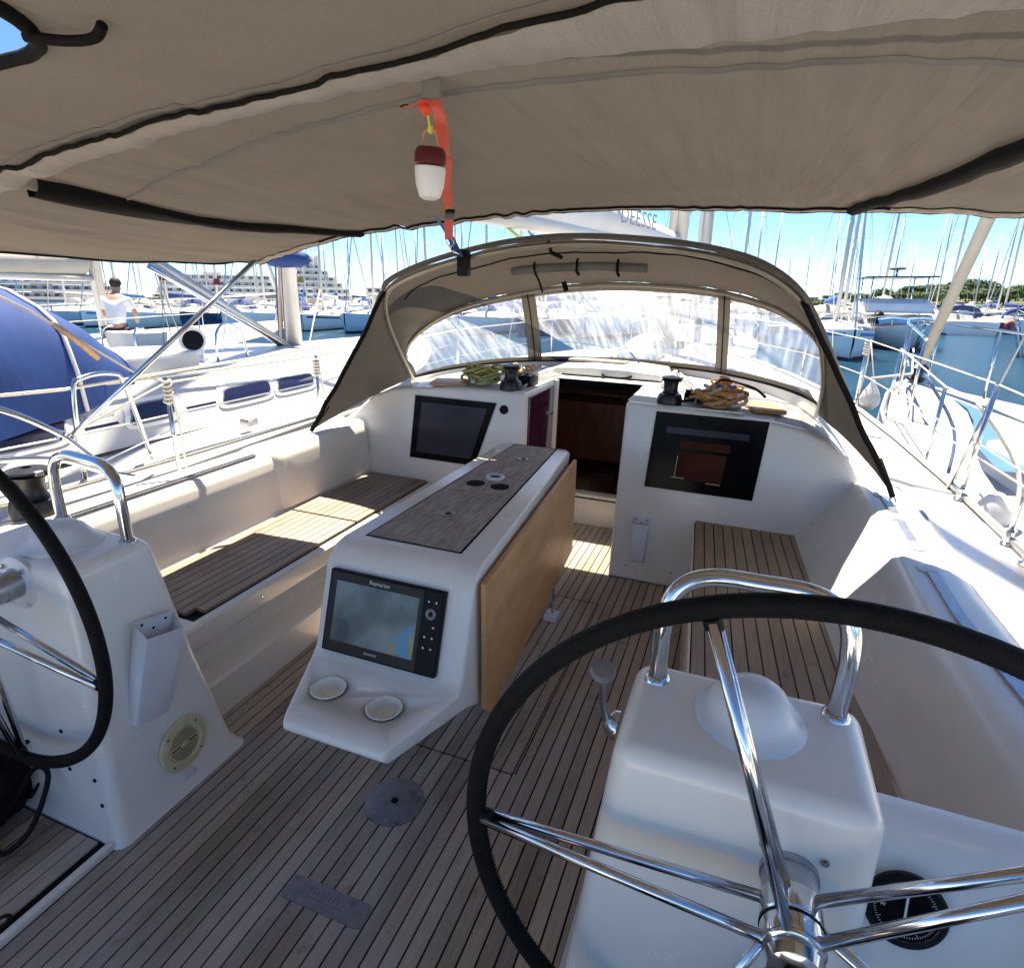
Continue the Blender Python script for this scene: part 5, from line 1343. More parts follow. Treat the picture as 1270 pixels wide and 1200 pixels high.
for a, b in ((2.12, 2.50), (2.98, 3.32), (3.82, 4.38), (4.50, 5.02)):
    rrect('window_surround', a-.06, b+.06, .24, .76, .004, M['white_pl']); rrect('window_rim', a-.015, b+.015, .31, .69, .007, M['grey_pl']); rrect('cabin_window', a, b, .34, .66, .010, M['navy_win'])
for a, b in ((2.62, 2.86), (3.42, 3.72)): grid('side_stripe', [[L1(n1side(y, k)+Vector((.004, 0, 0))) for y in (a, b)] for k in (.40, .45)], M['navy_win'], n1)
tx = frame(L1(n1side(2.73, .60)+Vector((.008, 0, 0))), (0, 1, 0), (-.35, 0, 1)); text('lettering', 'BENETEAU', .048, tx, M['text'], n1, .001, 1.25)
# grab handle, line along the roof edge, vent, gate rail
tube('grab_line', [L1((-3.22, y, .90+.02*math.sin(y))) for y in (2.9, 3.4, 4.0, 4.8, 5.6, 6.2)], .012, M['rope_w'], n1, 6, n=4)
lathe('dorade_vent', [(0, 0), (.10, 0), (.10, .03), (.07, .06), (.065, .16), (0, .16)], M['white_pl'], n1, L1((-3.95, 4.35, .86)), seg=20)
lathe('vent_cowl', [(.06, -.04), (.085, .0), (.115, .06), (.12, .075), (.10, .07), (.07, .02), (0, .01)], M['white_pl'], n1, L1((-3.95, 4.35, 1.04)), (.5, -.8, .25), 24)
lathe('vent_mouth', [(0, .055), (.098, .055), (.098, .058), (.0, .058)], M['black'], n1, L1((-3.95, 4.35, 1.04)), (.5, -.8, .25), 24)
tube('vent_guard', [L1((-3.75, 4.4, .86)), L1((-3.75, 4.42, 1.12)), L1((-3.8, 4.6, 1.20)), L1((-3.82, 4.8, 1.1)), L1((-3.82, 4.85, .86))], .014, M['steel'], n1, 8, n=4)
box('garage_box', .50, 1.1, -.35, .4, 1.52, 1.72, M['gel_far'], n1, .04)
tube('gate_rail', [L1((-2.42, 2.12, .52)), L1((-2.42, 2.15, 1.02)), L1((-2.42, 2.22, 1.10)), L1((-2.42, 2.38, 1.10)), L1((-2.42, 2.45, 1.02)), L1((-2.44, 2.56, .52))], .014, M['steel'], n1, 10, n=4)
box('rail_block', 1.95, 2.05, -.10, .0, 1.24, 1.30, M['steel_dull'], n1, .01)
tube('toe_rail', [L1(p) for p in ((-2.60, .5, .53), (-2.44, 1.8, .53), (-2.38, 2.8, .54), (-2.37, 4.0, .55), (-2.40, 5.4, .57), (-2.55, 6.8, .58))], .02, M['alu'], n1, 6)
tube('lifeline', [L1(p) for p in ((-2.5, .3, 1.13), (-2.43, 2.12, 1.05), (-2.38, 4.2, 1.10), (-2.6, 7, 1.15))], .009, M['rope_w'], n1, 6)
tube('lifeline', [L1(p) for p in ((-2.5, .3, .82), (-2.43, 2.12, .80), (-2.38, 4.2, .82), (-2.6, 7, .88))], .006, M['steel_dull'], n1, 6)
tube('mast', [L1((-4.62, 6.5, .70)), L1((-4.70, 6.45, 15))], .105, M['alu_white'], n1, 14)
for k in range(9):
    a = 2.2+k*.35
    tube('halyard', [L1((-4.62+.13*math.cos(a), 6.5+.13*math.sin(a)-.08, .8)), L1((-4.62+.11*math.cos(a+.1), 6.48+.11*math.sin(a), 1.9+.4*(k % 3))), L1((-4.66, 6.5, 9))], .008, (M['rope_w'], M['chafe'], M['rope_b'])[k % 3], n1, 5)
tube('mast_cover', [L1((-4.80, 6.35, 1.83)), L1((-4.6, 6.4, 1.86)), L1((-4.3, 6.5, 1.84))], lambda q: .06+.06*math.sin(q*3.1), M['navyfab'], n1, 10, n=4)
tube('boom_vang', [L1((-4.60, 6.35, .78)), L1((-4.62, 4.55, 1.78))], .055, M['alu'], n1, 12)
tube('boom_vang', [L1((-4.55, 6.30, .78)), L1((-4.57, 4.5, 1.70))], .030, M['steel'], n1, 10)
tube('boom', [L1((-4.62, 6.35, 1.95)), L1((-4.62, 1.0, 2.1))], .08, M['alu_white'], n1, 12)
tube('sail_cover', [L1((-4.62, 6.2, 2.2)), L1((-4.62, 3.5, 2.25)), L1((-4.62, 1.2, 2.25))], .16, M['beigefab'], n1, 12)
for a, b in (((-2.6, 5.9, .6), (-3.9, 6.1, 6)), ((-2.6, 6.2, .6), (-4.6, 6.4, 14)), ((-6.6, 6.2, .6), (-4.6, 6.4, 14)), ((-2.62, 5.6, .6), (-4.6, 6.4, 6)), ((-4.6, 9.7, .8), (-4.7, 6.5, 14.6)), ((-4.2, 4.9, .9), (-4.6, 6.3, 4))):
    tube('rigging_wire', [L1(a), L1(b)], .007, M['steel_dull'], n1, 5)
tube('mainsheet', [L1((-3.45, 5.2, .62)), L1((-4.0, 6.3, 1.5))], .008, M['rope_w'], n1, 5)
# blue spray hood of N1
bows = [(3.48, .90, 1.0), (3.15, 1.24, 1.22), (2.7, 1.55, 1.38), (1.9, 1.80, 1.46), (.6, 1.72, 1.5)]
rows = []
for y, zt, w in bows:
    zb_ = interp([(.6, .56), (2.3, .70), (3.48, .84)], y)
    r_ = []
    for q in range(21):
        a = math.pi*q/20; cx_ = math.cos(a); sz = math.sin(a)
        x = -4.55+math.copysign(abs(cx_)**.62, cx_)*w
        z = zb_+(zt-zb_)*sz**.62
        r_.append(L1((x, y+.02*noise.noise(Vector((x*3, y*3, z*4))), z+.015*noise.noise(Vector((x*4, y*5, 1))))))
    rows.append(r_)
fine = []
cols = [catmull([rows[i][j] for i in range(len(rows))], 5) for j in range(21)]
for i in range(len(cols[0])): fine.append([cols[j][i]+Vector((.03*noise.noise(Vector((cols[j][i].y*3, cols[j][i].z*2.5, 3))), 0, .028*noise.noise(Vector((cols[j][i].x*3+cols[j][i].y*5, cols[j][i].y*2, 3))))) for j in range(21)])
grid('canvas_hood', fine, M['navyfab'], n1)
for i_ in (4, 15):
    tube('hood_seam', [fine[i_][j]+Vector((.006, 0, .003)) for j in range(0, 21)], .006, M['navyfab'], n1, 5)
tube('hood_piping', [fine[10][j]+Vector((.012, 0, .006)) for j in range(0, 21)], .014, M['whitefab'], n1, 6)
grid('hood_window', [[fine[i][j]+Vector((.012, 0, .002)) for j in (1, 2, 3, 4, 5)] for i in (15, 16, 18, 19)], M['darkvinyl'], n1)
wb = tube('webbing_line', [L1(p) for p in ((-2.95, 2.0, 1.62), (-2.95, 2.35, 1.42), (-2.95, 2.62, 1.22), (-3.0, 2.95, 1.0), (-3.1, 3.2, .90))], .016, M['beigefab'], n1, 6, flat=.5)
tube('line_end', [L1((-2.94, 2.46, 1.34)), L1((-2.92, 2.56, 1.24)), L1((-2.93, 2.68, 1.12))], .018, M['chafe'], n1, 6)

# --- N2: beyond N1, with the person
n2 = yacht('moored_yacht', 'grey-white yacht with beige boom cover lying beyond the white yacht to port', 11.4, 4.0, 1.08, M['hull_blue'], M['beigefab'], None, 15, (-10.0, 7.1, WATER), 0, lod=0)
for ch in n2.children:
    if ch.name.split('.')[0] in ('cabin', 'cabin_window'): ch.scale.z = .8
for k in range(7):
    a_ = k*.9; tube('halyard', [(.11*math.cos(a_), .84+.11*math.sin(a_), 1.2), (.13*math.cos(a_+.4), .80+.13*math.sin(a_), 3.2), (.05, .8, 9)], .010, (M['rope_w'], M['chafe'], M['bluestrap'])[k % 3], n2, 5)
n2b = thing('cockpit_tent', 'white cloth bundle on a steel frame in the cockpit beyond the white yacht', 'cover', (-8.1, 7.0, -.10))
bm = bmesh.new(); bmesh.ops.create_cube(bm, size=1); bmesh.ops.subdivide_edges(bm, edges=bm.edges[:], cuts=5, use_grid_fill=True)
for v in bm.verts:
    v.co.x *= .6*(1+.25*v.co.z); v.co.y *= .5*(1+.2*v.co.z); v.co.z *= .42; v.co += Vector((.03, .02, .02))*noise.noise(v.co*6)
o = bobj('cloth', bm, M['whitefab'], n2b, smooth=True); o.location = (0, 0, .64)
for p in o.data.polygons: p.use_smooth = True
for dx in (-.38, .38): tube('frame_leg', [(dx, -.3, .3), (dx*.9, -.3, .85), (dx*.8, -.1, .93)], .016, M['steel'], n2b, 8, n=4)
# person
def skin(name, verts, edges, rad, m_, parent, lv=2):
    me = bpy.data.meshes.new(name); me.from_pydata(verts, edges, []); o = obj(name, me, None, parent)
    md = o.modifiers.new('s', 'SKIN'); 
    for i, v in enumerate(me.skin_vertices[0].data): v.radius = rad[i] if isinstance(rad[i], tuple) else (rad[i], rad[i]); v.use_root = (i == 0)
    o.modifiers.new('u', 'SUBSURF').levels = lv; o.modifiers[-1].render_levels = lv
    bpy.context.view_layer.update()
    n_ = bpy.data.meshes.new_from_object(o.evaluated_get(bpy.context.evaluated_depsgraph_get())); o.modifiers.clear(); o.data = n_
    n_.materials.clear(); n_.materials.append(m_)
    for p in n_.polygons: p.use_smooth = True
    return o
pe = thing('person', 'person in a white t-shirt and dark shorts kneeling on the yacht beyond, bending forward', 'person', (-8.5, 7.0, .36))
pe.rotation_euler = (0, 0, R(35)); pe.scale = (.88, .88, .88)
bv = [(0, 0, .50), (0, .03, .63), (0, .10, .83), (0, .20, 1.0), (0, .25, 1.08), (0, .29, 1.16), (0, .31, 1.26),
      (.18, .16, .96), (.25, .30, .73), (.20, .48, .58), (.18, .55, .56), (-.18, .16, .96), (-.25, .28, .71), (-.20, .46, .56), (-.18, .54, .55),
      (.10, .0, .42), (.12, .20, .08), (.12, -.18, .06), (.12, -.30, .04), (-.10, .0, .42), (-.12, .20, .08), (-.12, -.18, .06), (-.12, -.30, .04)]
be = [(0, 1), (1, 2), (2, 3), (3, 4), (4, 5), (5, 6), (3, 7), (7, 8), (8, 9), (9, 10), (3, 11), (11, 12), (12, 13), (13, 14), (0, 15), (15, 16), (16, 17), (17, 18), (0, 19), (19, 20), (20, 21), (21, 22)]
br = [.13, .125, .145, .12, .055, .085, .08, .06, .043, .033, .035, .06, .043, .033, .035, .09, .058, .042, .035, .09, .058, .042, .035]
skin('body', bv, be, br, M['skin'], pe)
sv = bv[:4]+[bv[7], tuple(Vector(bv[7]).lerp(Vector(bv[8]), .7)), bv[11], tuple(Vector(bv[11]).lerp(Vector(bv[12]), .7))]
skin('shirt', sv, [(0, 1), (1, 2), (2, 3), (3, 4), (4, 5), (3, 6), (6, 7)], [(.17, .15), (.165, .15), (.175, .155), (.14, .13), .085, .065, .085, .065], M['shirt'], pe)
skin('shorts', [(0, 0, .51), (.10, .02, .42), (.12, .14, .19), (-.10, .02, .42), (-.12, .14, .19)], [(0, 1), (1, 2), (0, 3), (3, 4)], [(.165, .145), .115, .09, .115, .09], M['shorts'], pe)
bm = bmesh.new(); bmesh.ops.create_icosphere(bm, subdivisions=3, radius=.098)
for v in bm.verts: v.co.z *= 1.05; v.co.y -= .012; v.co.z += .03
for v in [v for v in bm.verts if v.co.z < -.01 and v.co.y > -.02]: v.co *= .8
o = bobj('hair', bm, M['hair'], pe, smooth=True); o.location = (0, .30, 1.22)

# --- N3: white yacht on our starboard side, bow toward the hood
hd = math.atan2(-(4.75-2.78), 8.45+1.0); hd = math.atan2(2.0, 9.0)
L3 = 12.0; cdir = Vector((-math.sin(hd), math.cos(hd), 0)); bow3 = Vector((2.72, 8.35, WATER)); c3 = bow3-cdir*(L3/2)
n3 = yacht('moored_yacht', 'white yacht with a blue deck stripe, its bow right beside our starboard rail', L3, 3.5, 1.16, M['gel_far'], M['whitefab'], None, 15, c3, hd, lod=0, rig=False)
Ti = Matrix.Rotation(-hd, 4, 'Z') @ Matrix.Translation(-c3)
def L3p(p): return Ti @ Vector(p)
ky = L3/2
grid('blue_deck_stripe', [[(s_, y, interp([(ky-3.4, 1.30), (ky-1.2, 1.32)], y)+.03) for s_ in (w0, w1)] for y, w0, w1 in ((ky-1.1, -.03, .0), (ky-1.6, -.16, -.06), (ky-2.2, -.42, -.25), (ky-3.0, -.85, -.62), (ky-3.8, -1.12, -.95))], M['bluelabel'], n3)
tube('furled_sail', [(0, ky-.25, 1.62), (0, ky-1.7, 5.2), (0, ky-5.3, 14.4)], lambda q: .085 if q > .03 else .05, M['beigefab'], n3, 12)
lathe('furler_drum', [(0, 0), (.09, 0), (.09, .03), (.05, .04), (.05, .12), (.09, .13), (.09, .16), (.03, .2), (0, .2)], M['winch'], n3, (0, ky-.2, 1.42), (0, -.3, 1), 20)
tube('pulpit', [(-.80, ky-1.9, 1.98), (-.42, ky-.8, 2.02), (-.16, ky-.12, 2.06), (.16, ky-.12, 2.06), (.42, ky-.8, 2.02), (.80, ky-1.9, 1.98)], .016, M['steel'], n3, 10, n=5)
tube('pulpit', [(-.66, ky-1.4, 1.70), (-.34, ky-.6, 1.72), (-.2, ky-.3, 1.74)], .012, M['steel'], n3, 8)
for x, y, z in ((-.80, ky-1.9, 1.32), (-.42, ky-.8, 1.36), (-.16, ky-.15, 1.40), (.16, ky-.15, 1.40), (.42, ky-.8, 1.36), (.80, ky-1.9, 1.32)):
    tube('pulpit_leg', [(x*1.0, y, z-.03), (x, y+.02, z+.68)], .014, M['steel'], n3, 8)
for y in (ky-1.9, ky-3.6, ky-5.3, ky-7.0, ky-8.7):
    h_, sh_, _ = hull_pts((y/L3)+.5, L3, 3.5, 1.16)
    for s in (-1, 1): tube('stanchion', [(s*h_*.96, y, sh_), (s*h_*.96, y, sh_+.62)], .013, M['steel'], n3, 8)
for k in (.62, .34):
    tube('lifeline', [(-hull_pts(y/L3+.5, L3, 3.5, 1.16)[0]*.96, y, hull_pts(y/L3+.5, L3, 3.5, 1.16)[1]+k) for y in (ky-1.9, ky-3.6, ky-5.3, ky-7.0, ky-8.7)], .006, M['rope_w'], n3, 6)
tube('toe_rail', [(-hull_pts(y/L3+.5, L3, 3.5, 1.16)[0]*.985, y, hull_pts(y/L3+.5, L3, 3.5, 1.16)[1]+.02) for y in np.linspace(-ky, ky-.1, 16)], .022, M['alu'], n3, 6)
tube('rub_rail', [(-hull_pts(y/L3+.5, L3, 3.5, 1.16)[0]*1.0-.01, y, hull_pts(y/L3+.5, L3, 3.5, 1.16)[1]-.14) for y in np.linspace(-ky, ky-.3, 16)], .014, M['alu'], n3, 6)
for k in range(4):
    y = ky-3.2-k*.9; h_, sh_, _ = hull_pts(y/L3+.5, L3, 3.5, 1.16)
    tube('jib_sheet', [(-h_*.96, y, sh_+.62), (-h_*.85, y-.2, sh_+.3), (-h_*.9, y-.4, sh_+.04)], .012, (M['rope_b'], M['rope_w'])[k % 2], n3, 6, n=4)
lathe('fender_body', [(0, 0), (.06, .01), (.11, .06), (.12, .3), (.11, .52), (.05, .6), (0, .61)], M['white_pl'], n3, L3p((2.28, 3.9, .02)), (0, 0, 1), 20)
for a, b in (((-1.5, -.2, 1.2), (0, .4, 14)), ((-1.55, -.6, 1.2), (0, .3, 6)), ((-1.5, .3, 1.2), (-1, .2, 6.2)), ((1.5, -.2, 1.2), (0, .4, 14)), ((0, ky-1.6, 1.3), (0, .8, 12))):
    tube('rigging_wire', [a, b], .008, M['steel_dull'], n3, 5)
lathe('anchor', [(0, 0), (.03, .02), (.10, .12), (.02, .2), (0, .3)], M['steel_dull'], n3, (0, ky+.02, 1.28), (0, .8, .5), 10)
mr = tube('mooring_rope', [(1.93, 6.0, .95), (2.3, 6.3, .98), (2.62, 7.9, 1.08)], .009, M['rope_w'], None, 6); tag(mr, 'white mooring rope from our starboard stanchion to the bow of the next yacht', 'rope')

# tilt: our boat and her neighbours lie bow-up and slightly heeled; turn them, and the camera with them, relative to the water
T_PITCH, T_ROLL = R(17.0), R(-.45)
f2 = Vector((-math.sin(YA_)*math.cos(T_PITCH), math.cos(YA_)*math.cos(T_PITCH), -math.sin(T_PITCH)))
r2 = Vector((math.cos(YA_), math.sin(YA_), 0)); d2 = f2.cross(r2)
r3 = r2*math.cos(T_ROLL)+d2*math.sin(T_ROLL); d3 = -r2*math.sin(T_ROLL)+d2*math.cos(T_ROLL)
Rnew = Matrix((r3, -d3, -f2)).transposed(); Rold = Matrix((rt2, -dn2, -fw)).transposed()
TT = Matrix.Translation(CAM) @ (Rnew @ Rold.inverted()).to_4x4() @ Matrix.Translation(-CAM)
bpy.context.view_layer.update()
for o in list(C.objects):
    if o.parent is None and o.type in ('MESH', 'EMPTY') and not o.name.startswith('sea') or o is cam:
        o.matrix_world = TT @ o.matrix_world
# true camera rays for laying out the far shore
def on_z(px, py, z):
    d = Rnew @ Vector(((px-635)/FPX, -(py-600)/FPX, -1)); t = (z-CAM.z)/d.z; return CAM+d*t
def at_dist(px, D, z=WATER):     # ground point seen in picture column px, D metres away
    d = Rnew @ Vector(((px-635)/FPX, (600-374)/FPX, -1)); k = D/math.hypot(d.x, d.y); return Vector((CAM.x+d.x*k, CAM.y+d.y*k, z))

# ================================================================== THE FAR HARBOUR
rnd = random.Random(21)
covers = [M['navyfab'], M['bluefab'], M['beigefab'], M['whitefab'], M['greyfab'], M['navyfab']]
cname = ['navy', 'blue', 'beige', 'white', 'grey', 'navy']
hulls = [M['hull_bright'], M['hull_bright'], M['hull_blue'], M['hull_bright'], M['hull_bright'], M['hull_navy']]
hname = ['white', 'white', 'pale blue', 'white', 'white', 'navy blue']
protos = {}
def proto(lod, k):
    key = (lod, k)
    if key not in protos:
        L = [11.5, 10.2, 12.5, 9.4, 13.2, 10.8][k]; B = L*.33; fb = .95+.03*L*.5
        protos[key] = [yacht('sailboat', 'x y z w', L, B, fb, hulls[k], covers[k], covers[(k+1) % 6] if k % 3 else covers[k], [15.2, 13.4, 16.5, 12.6, 17.6, 14.2][k], (0, 0, -500), 0, lod=lod, stripe=[None, M['bluelabel'], None, M['navy_win'], None, None][k]), 0]
    return protos[key]
def place(lod, k, p, hd, sc=1., label='', group=None):
    pr_ = proto(lod, k)
    if pr_[1] == 0: o = pr_[0]
    else: o = copy_tree(pr_[0])
    pr_[1] += 1
    o.location = p; o.rotation_euler = (R(rnd.uniform(-.6, .6)), R(rnd.uniform(-1.3, 1.3)), hd); o.scale = (sc, sc, sc)
    o['label'] = label
    if group: o['group'] = group
    return o
CW = CAM
def rowpt(x, y0, sl): return Vector((x, y0+sl*x, WATER))
rowA = [-54, -49, -44.2, -39.6, -35.0, -30.6, -26.0, -21.6, -17.0, -12.6, -8.2, -3.8, .4, 4.9]
words = ['first', 'second', 'third', 'fourth', 'fifth', 'sixth', 'seventh', 'eighth', 'ninth', 'tenth', 'eleventh', 'twelfth', 'thirteenth', 'fourteenth']
for i, x in enumerate(rowA):
    k = (i*5+2) % 6; y = 40+.14*x+5.8
    if i == len(rowA)-1: y = 33.5
    place(0, k, (x, y+rnd.uniform(-.4, .4), WATER), R(180+rnd.uniform(-4, 4)+(14 if x < -20 else 0)), 1.0, '%s sailboat with %s sail cover, %s from the left in the nearest moored row' % (hname[k], cname[k], words[i]), 'sailboats moored in the nearest row')
def far_row(lod, y0, sl, x0, x1, step, hd, name):
    x = x0; j = 0
    while x < x1:
        k = rnd.randrange(6)
        place(lod, k, (x, y0+sl*x+rnd.uniform(-1, 1), WATER), R(hd+rnd.uniform(-3, 3)), rnd.uniform(.85, 1.12), name, name)
        x += step*rnd.uniform(.85, 1.35); j += 1
far_row(1, 60, .10, -72, 6, 5.0, 2, 'sailboats moored stern-to in the second row behind the nearest boats')
far_row(1, 44, .2, 21, 36, 4.6, 175, 'sailboats moored beyond the white motor yachts on the right')
far_row(1, 62, .1, 12, 40, 4.6, 0, 'sailboats moored in the second row behind the motor yachts on the right')
far_row(2, 96, .05, -110, 52, 6.0, 180, 'distant sailboats in the third moored row across the harbour')
far_row(2, 132, 0, -150, 70, 7.0, 0, 'very distant sailboats crowded in front of the far quay')
far_row(2, 150, 0, -160, 80, 9.0, 180, 'most distant sailboats along the far quay of the harbour')
# pontoons
for y0, sl, x0, x1, lab in ((52.6, .12, -75, 14, 'concrete pontoon behind the nearest row of boats'), (88.5, .05, -110, 52, 'far concrete pontoon behind the second row of boats')):
    o = prism('pontoon', [(x0, y0+sl*x0), (x1, y0+sl*x1), (x1, y0+sl*x1+1.8), (x0, y0+sl*x0+1.8)], 'z', WATER-.2, WATER+.55, M['concrete']); struct(o)

o7 = place(0, 2, at_dist(868, 24)+Vector((0, -.9, 0)), R(2), 1.0, 'sailboat ahead whose grey mast carries the number 7, right of our own mast')
for ch in o7.children:
    if ch.name.split('.')[0] == 'mast': ch.scale.x = ch.scale.y = 2.2; ch.location.y = -.9
text('lettering', '7', .62, frame((0, -.42, 4.05), (1, 0, 0), (0, 0, 1)), M['textw'], o7, .002)
# motor yachts on the right ---------------------------------------------------------------------
def motor(label, p, hd, L, B, fly, canvas, sc=1.):
    t = thing('motor_yacht', label, 'motor yacht', p); t.rotation_euler = (0, 0, hd); t.scale = (sc, sc, sc)
    rows = []; dk = []
    us = [0, .2, .4, .55, .7, .8, .88, .95, 1.0]
    for u in us:
        h = B/2*interp([(0, .95), (.4, 1.0), (.6, .95), (.8, .70), (.92, .38), (1, .03)], u); sh = interp([(0, 1.05), (.4, 1.15), (.75, 1.5), (1, 1.85)], u); wl = h*interp([(0, .95), (.6, .86), (.85, .55), (1, .1)], u)
        y = (u-.5)*L; rk = 1.1*max(0, u-.6)/.4
        rows.append([(-h, y, sh), (-h*.97, y-rk*.1, sh-.18), (-(h+wl)/2, y-rk*.5, sh*.5), (-wl, y-rk, .1), (-wl*.6, y-rk, -.3), (wl*.6, y-rk, -.3), (wl, y-rk, .1), ((h+wl)/2, y-rk*.5, sh*.5), (h*.97, y-rk*.1, sh-.18), (h, y, sh)])
        dk.append([(-h, y, sh-.01), (0, y, sh+.05), (h, y, sh-.01)])
    grid('hull', rows, M['hull_bright'], t, sharp=50); grid('deck', dk, M['nonskid'], t)
    raw('transom', rows[0], [tuple(range(10))[::-1]], M['hull_bright'], t)
    for s in (-1, 1):
        grid('waterline_band', [[(s*abs(r_[3][0])*1.0+s*.02, r_[3][1], .18), (s*abs(r_[3][0])+s*.015, r_[3][1], -.1)] for r_ in rows], M['boot'], t)
        for u in (.62, .72):
            h = B/2*interp([(.4, 1.0), (.6, .95), (.8, .70)], u); lathe('porthole', [(0, 0), (.13, 0), (.11, .02), (0, .02)], M['winfar'], t, (s*h*.97, (u-.5)*L-.1, 1.05), (s, .35, .1), 14)
    w = B*.39
    prism('cabin', [(-L*.30, 1.1), (L*.19, 1.35), (L*.10, 2.0), (L*.02, 2.35), (-L*.30, 2.4)], 'x', -w, w, M['hull_bright'], t, .08, 2)
    raw('windscreen', [(-w*.93, L*.172, 1.52), (w*.93, L*.172, 1.52), (w*.86, L*.10, 2.03), (-w*.86, L*.10, 2.03)], [(0, 1, 2, 3)], M['winfar'], t).location = (0, .05, .03)
    for s in (-1, 1):
        raw('side_window', [(s*(w+.01), -L*.25, 1.6), (s*(w+.01), L*.12, 1.62), (s*(w+.01), L*.05, 2.1), (s*(w+.01), -L*.25, 2.15)], [(0, 1, 2, 3)], M['winfar'], t)
        pts = [(s*B/2*k, (u-.5)*L, z) for k, u, z in ((.98, .45, 1.75), (.85, .68, 2.1), (.5, .88, 2.35), (.12, .985, 2.5))]
        tube('bow_rail', pts, .025, M['steel'], t, 6, n=3)
        for q in pts: tube('rail_post', [(q[0], q[1], q[2]-.72), q], .018, M['steel'], t, 5)
    if fly:
        prism('flybridge', [(-L*.28, 2.38), (L*.06, 2.36), (L*.03, 3.15), (-L*.02, 3.3), (-L*.26, 3.25)], 'x', -w*.98, w*.98, M['hull_bright'], t, .08, 2)
        prism('bridge_side', [(-L*.12, 2.4), (L*.09, 2.35), (-L*.12, 3.5)], 'x', -w*1.05, w*1.05, M['hull_bright'], t, .05, 2)
        prism('hard_top', [(-w*1.1, 5.0), (w*1.1, 5.0), (w*1.0, 5.1), (-w*1.0, 5.1)], 'y', -L*.26, L*.02, M['navy_win'], t, .03, 2)
        for x, y in ((-w*.8, -L*.24), (w*.8, -L*.24), (-w*.8, -L*.01), (w*.8, -L*.01)): tube('top_post', [(x, y, 3.2), (x, y, 5.02)], .03, M['steel'], t, 6)
        lathe('radar', [(0, 0), (.35, 0), (.38, .1), (.30, .22), (0, .24)], M['greyfab'], t, (0, -L*.1, 5.6), seg=18)
        tube('radar_post', [(0, -L*.1, 5.1), (0, -L*.1, 5.6)], .05, M['steel'], t, 6)
        for x in (-.5, .6): tube('aerial', [(x, -L*.15, 5.1), (x*1.3, -L*.2, 7.6)], .012, M['white_pl'], t, 4)
        for cx_ in (-.55, .6): tube('blue_cover', [(cx_-.7, L*.24, 1.86), (cx_, L*.25, 2.02), (cx_+.6, L*.24, 1.9)], .20, M['bluefab'], t, 8, n=3)
    tube('anchor_chute', [(0, L*.49, 1.9), (0, L*.5-.15, 1.2), (0, L*.5-.75, .0), (0, L*.5-1.0, -.4)], .07, M['steel'], t, 6)
    if canvas:
        rws = [[(w*1.02*math.cos(a), y*L, 2.0+z*math.sin(a)) for a in [math.pi*q/10 for q in range(11)]] for y, z in ((-.30, 1.0), (-.15, 1.25), (0, 1.15), (.10, .5))]
        grid('cockpit_canvas', rws, M['greyfab'] if canvas == 2 else M['beigefab'], t)
    return t
p = on_z(1138, 438, WATER)
hdm = math.atan2(-(CAM.x-p.x), (CAM.y-p.y))
def face(p, off): d_ = Vector((CAM.x-p.x, CAM.y-p.y)).normalized(); a = math.atan2(-d_.x, d_.y)+R(off); return a
def bow_at(px, py, L, off):
    b = on_z(px, py, WATER); a = face(b, off); c = b-Vector((-math.sin(a), math.cos(a), 0))*L*.5; return c, a
c_, a_ = bow_at(1140, 438, 11, 16); motor('big white flybridge motor yacht with a dark hard top and blue covers on its foredeck', c_, a_, 11, 3.9, True, 0).scale = (1.12, 1, .74)
c_, a_ = bow_at(1243, 443, 10, -30); motor('low white motor cruiser with grey canvas, right of the flybridge yacht', c_, a_, 10, 3.4, False, 2, .9)
c_, a_ = bow_at(1300, 430, 11, -25); motor('white motor cruiser with beige canvas at the right edge of the picture', c_, a_, 11, 3.6, False, 1)
c_, a_ = bow_at(1052, 436, 9.4, 8); place(0, 3, c_, a_, .95, 'white sailboat bow just left of the flybridge motor yacht', 'sailboats moored beside the motor yachts')
lb = thing('life_raft_horseshoe', 'orange horseshoe lifebuoy on the rail of the low motor cruiser', 'lifebuoy', on_z(1254, 405, .6))
tube('buoy', [(.22*math.cos(a), 0, .22*math.sin(a)) for a in np.linspace(-.9, 4.0, 14)], .07, M['orange'], lb, 8)
bo2 = thing('outboard_motor', 'outboard motor with a yellow buoy on the stern beside the flybridge yacht', 'outboard motor', on_z(1083, 430, WATER))
lathe('yellow_buoy', [(0, 0), (.3, .05), (.42, .35), (.35, .7), (.1, .9), (0, .9)], M['yellow_buoy'], bo2, (.3, 0, .2), seg=16)
tube('motor_head', [(-.4, 0, 1.3), (-.1, 0, 1.55), (.1, .1, 1.8)], .26, M['black'], bo2, 8); tube('motor_leg', [(-.4, 0, 1.2), (-.35, 0, .1)], .1, M['black'], bo2, 8)
# flags seen in the rigging on the left
for px, D, z, m_, lab in ((202, 30, 2.3, M['orange'], 'orange flag flying in the rigging beyond the white yacht'), (268, 32, 2.2, M['redlabel'], 'red flag flying above the far boats on the left'), (371, 34, 2.4, M['yellow_buoy'], 'yellow flag beside the mast of the white yacht')):
    b = at_dist(px, D, z); f_ = thing('flag', lab, 'flag', b)
    grid('flag_cloth', [[(x, .05*math.sin(x*9+y*3), y) for x in np.linspace(0, .42, 8)] for y in (0, .14, .28)], m_, f_); tube('flag_staff', [(0, 0, -1.5), (0, 0, .6)], .02, M['steel_dull'], f_, 5)

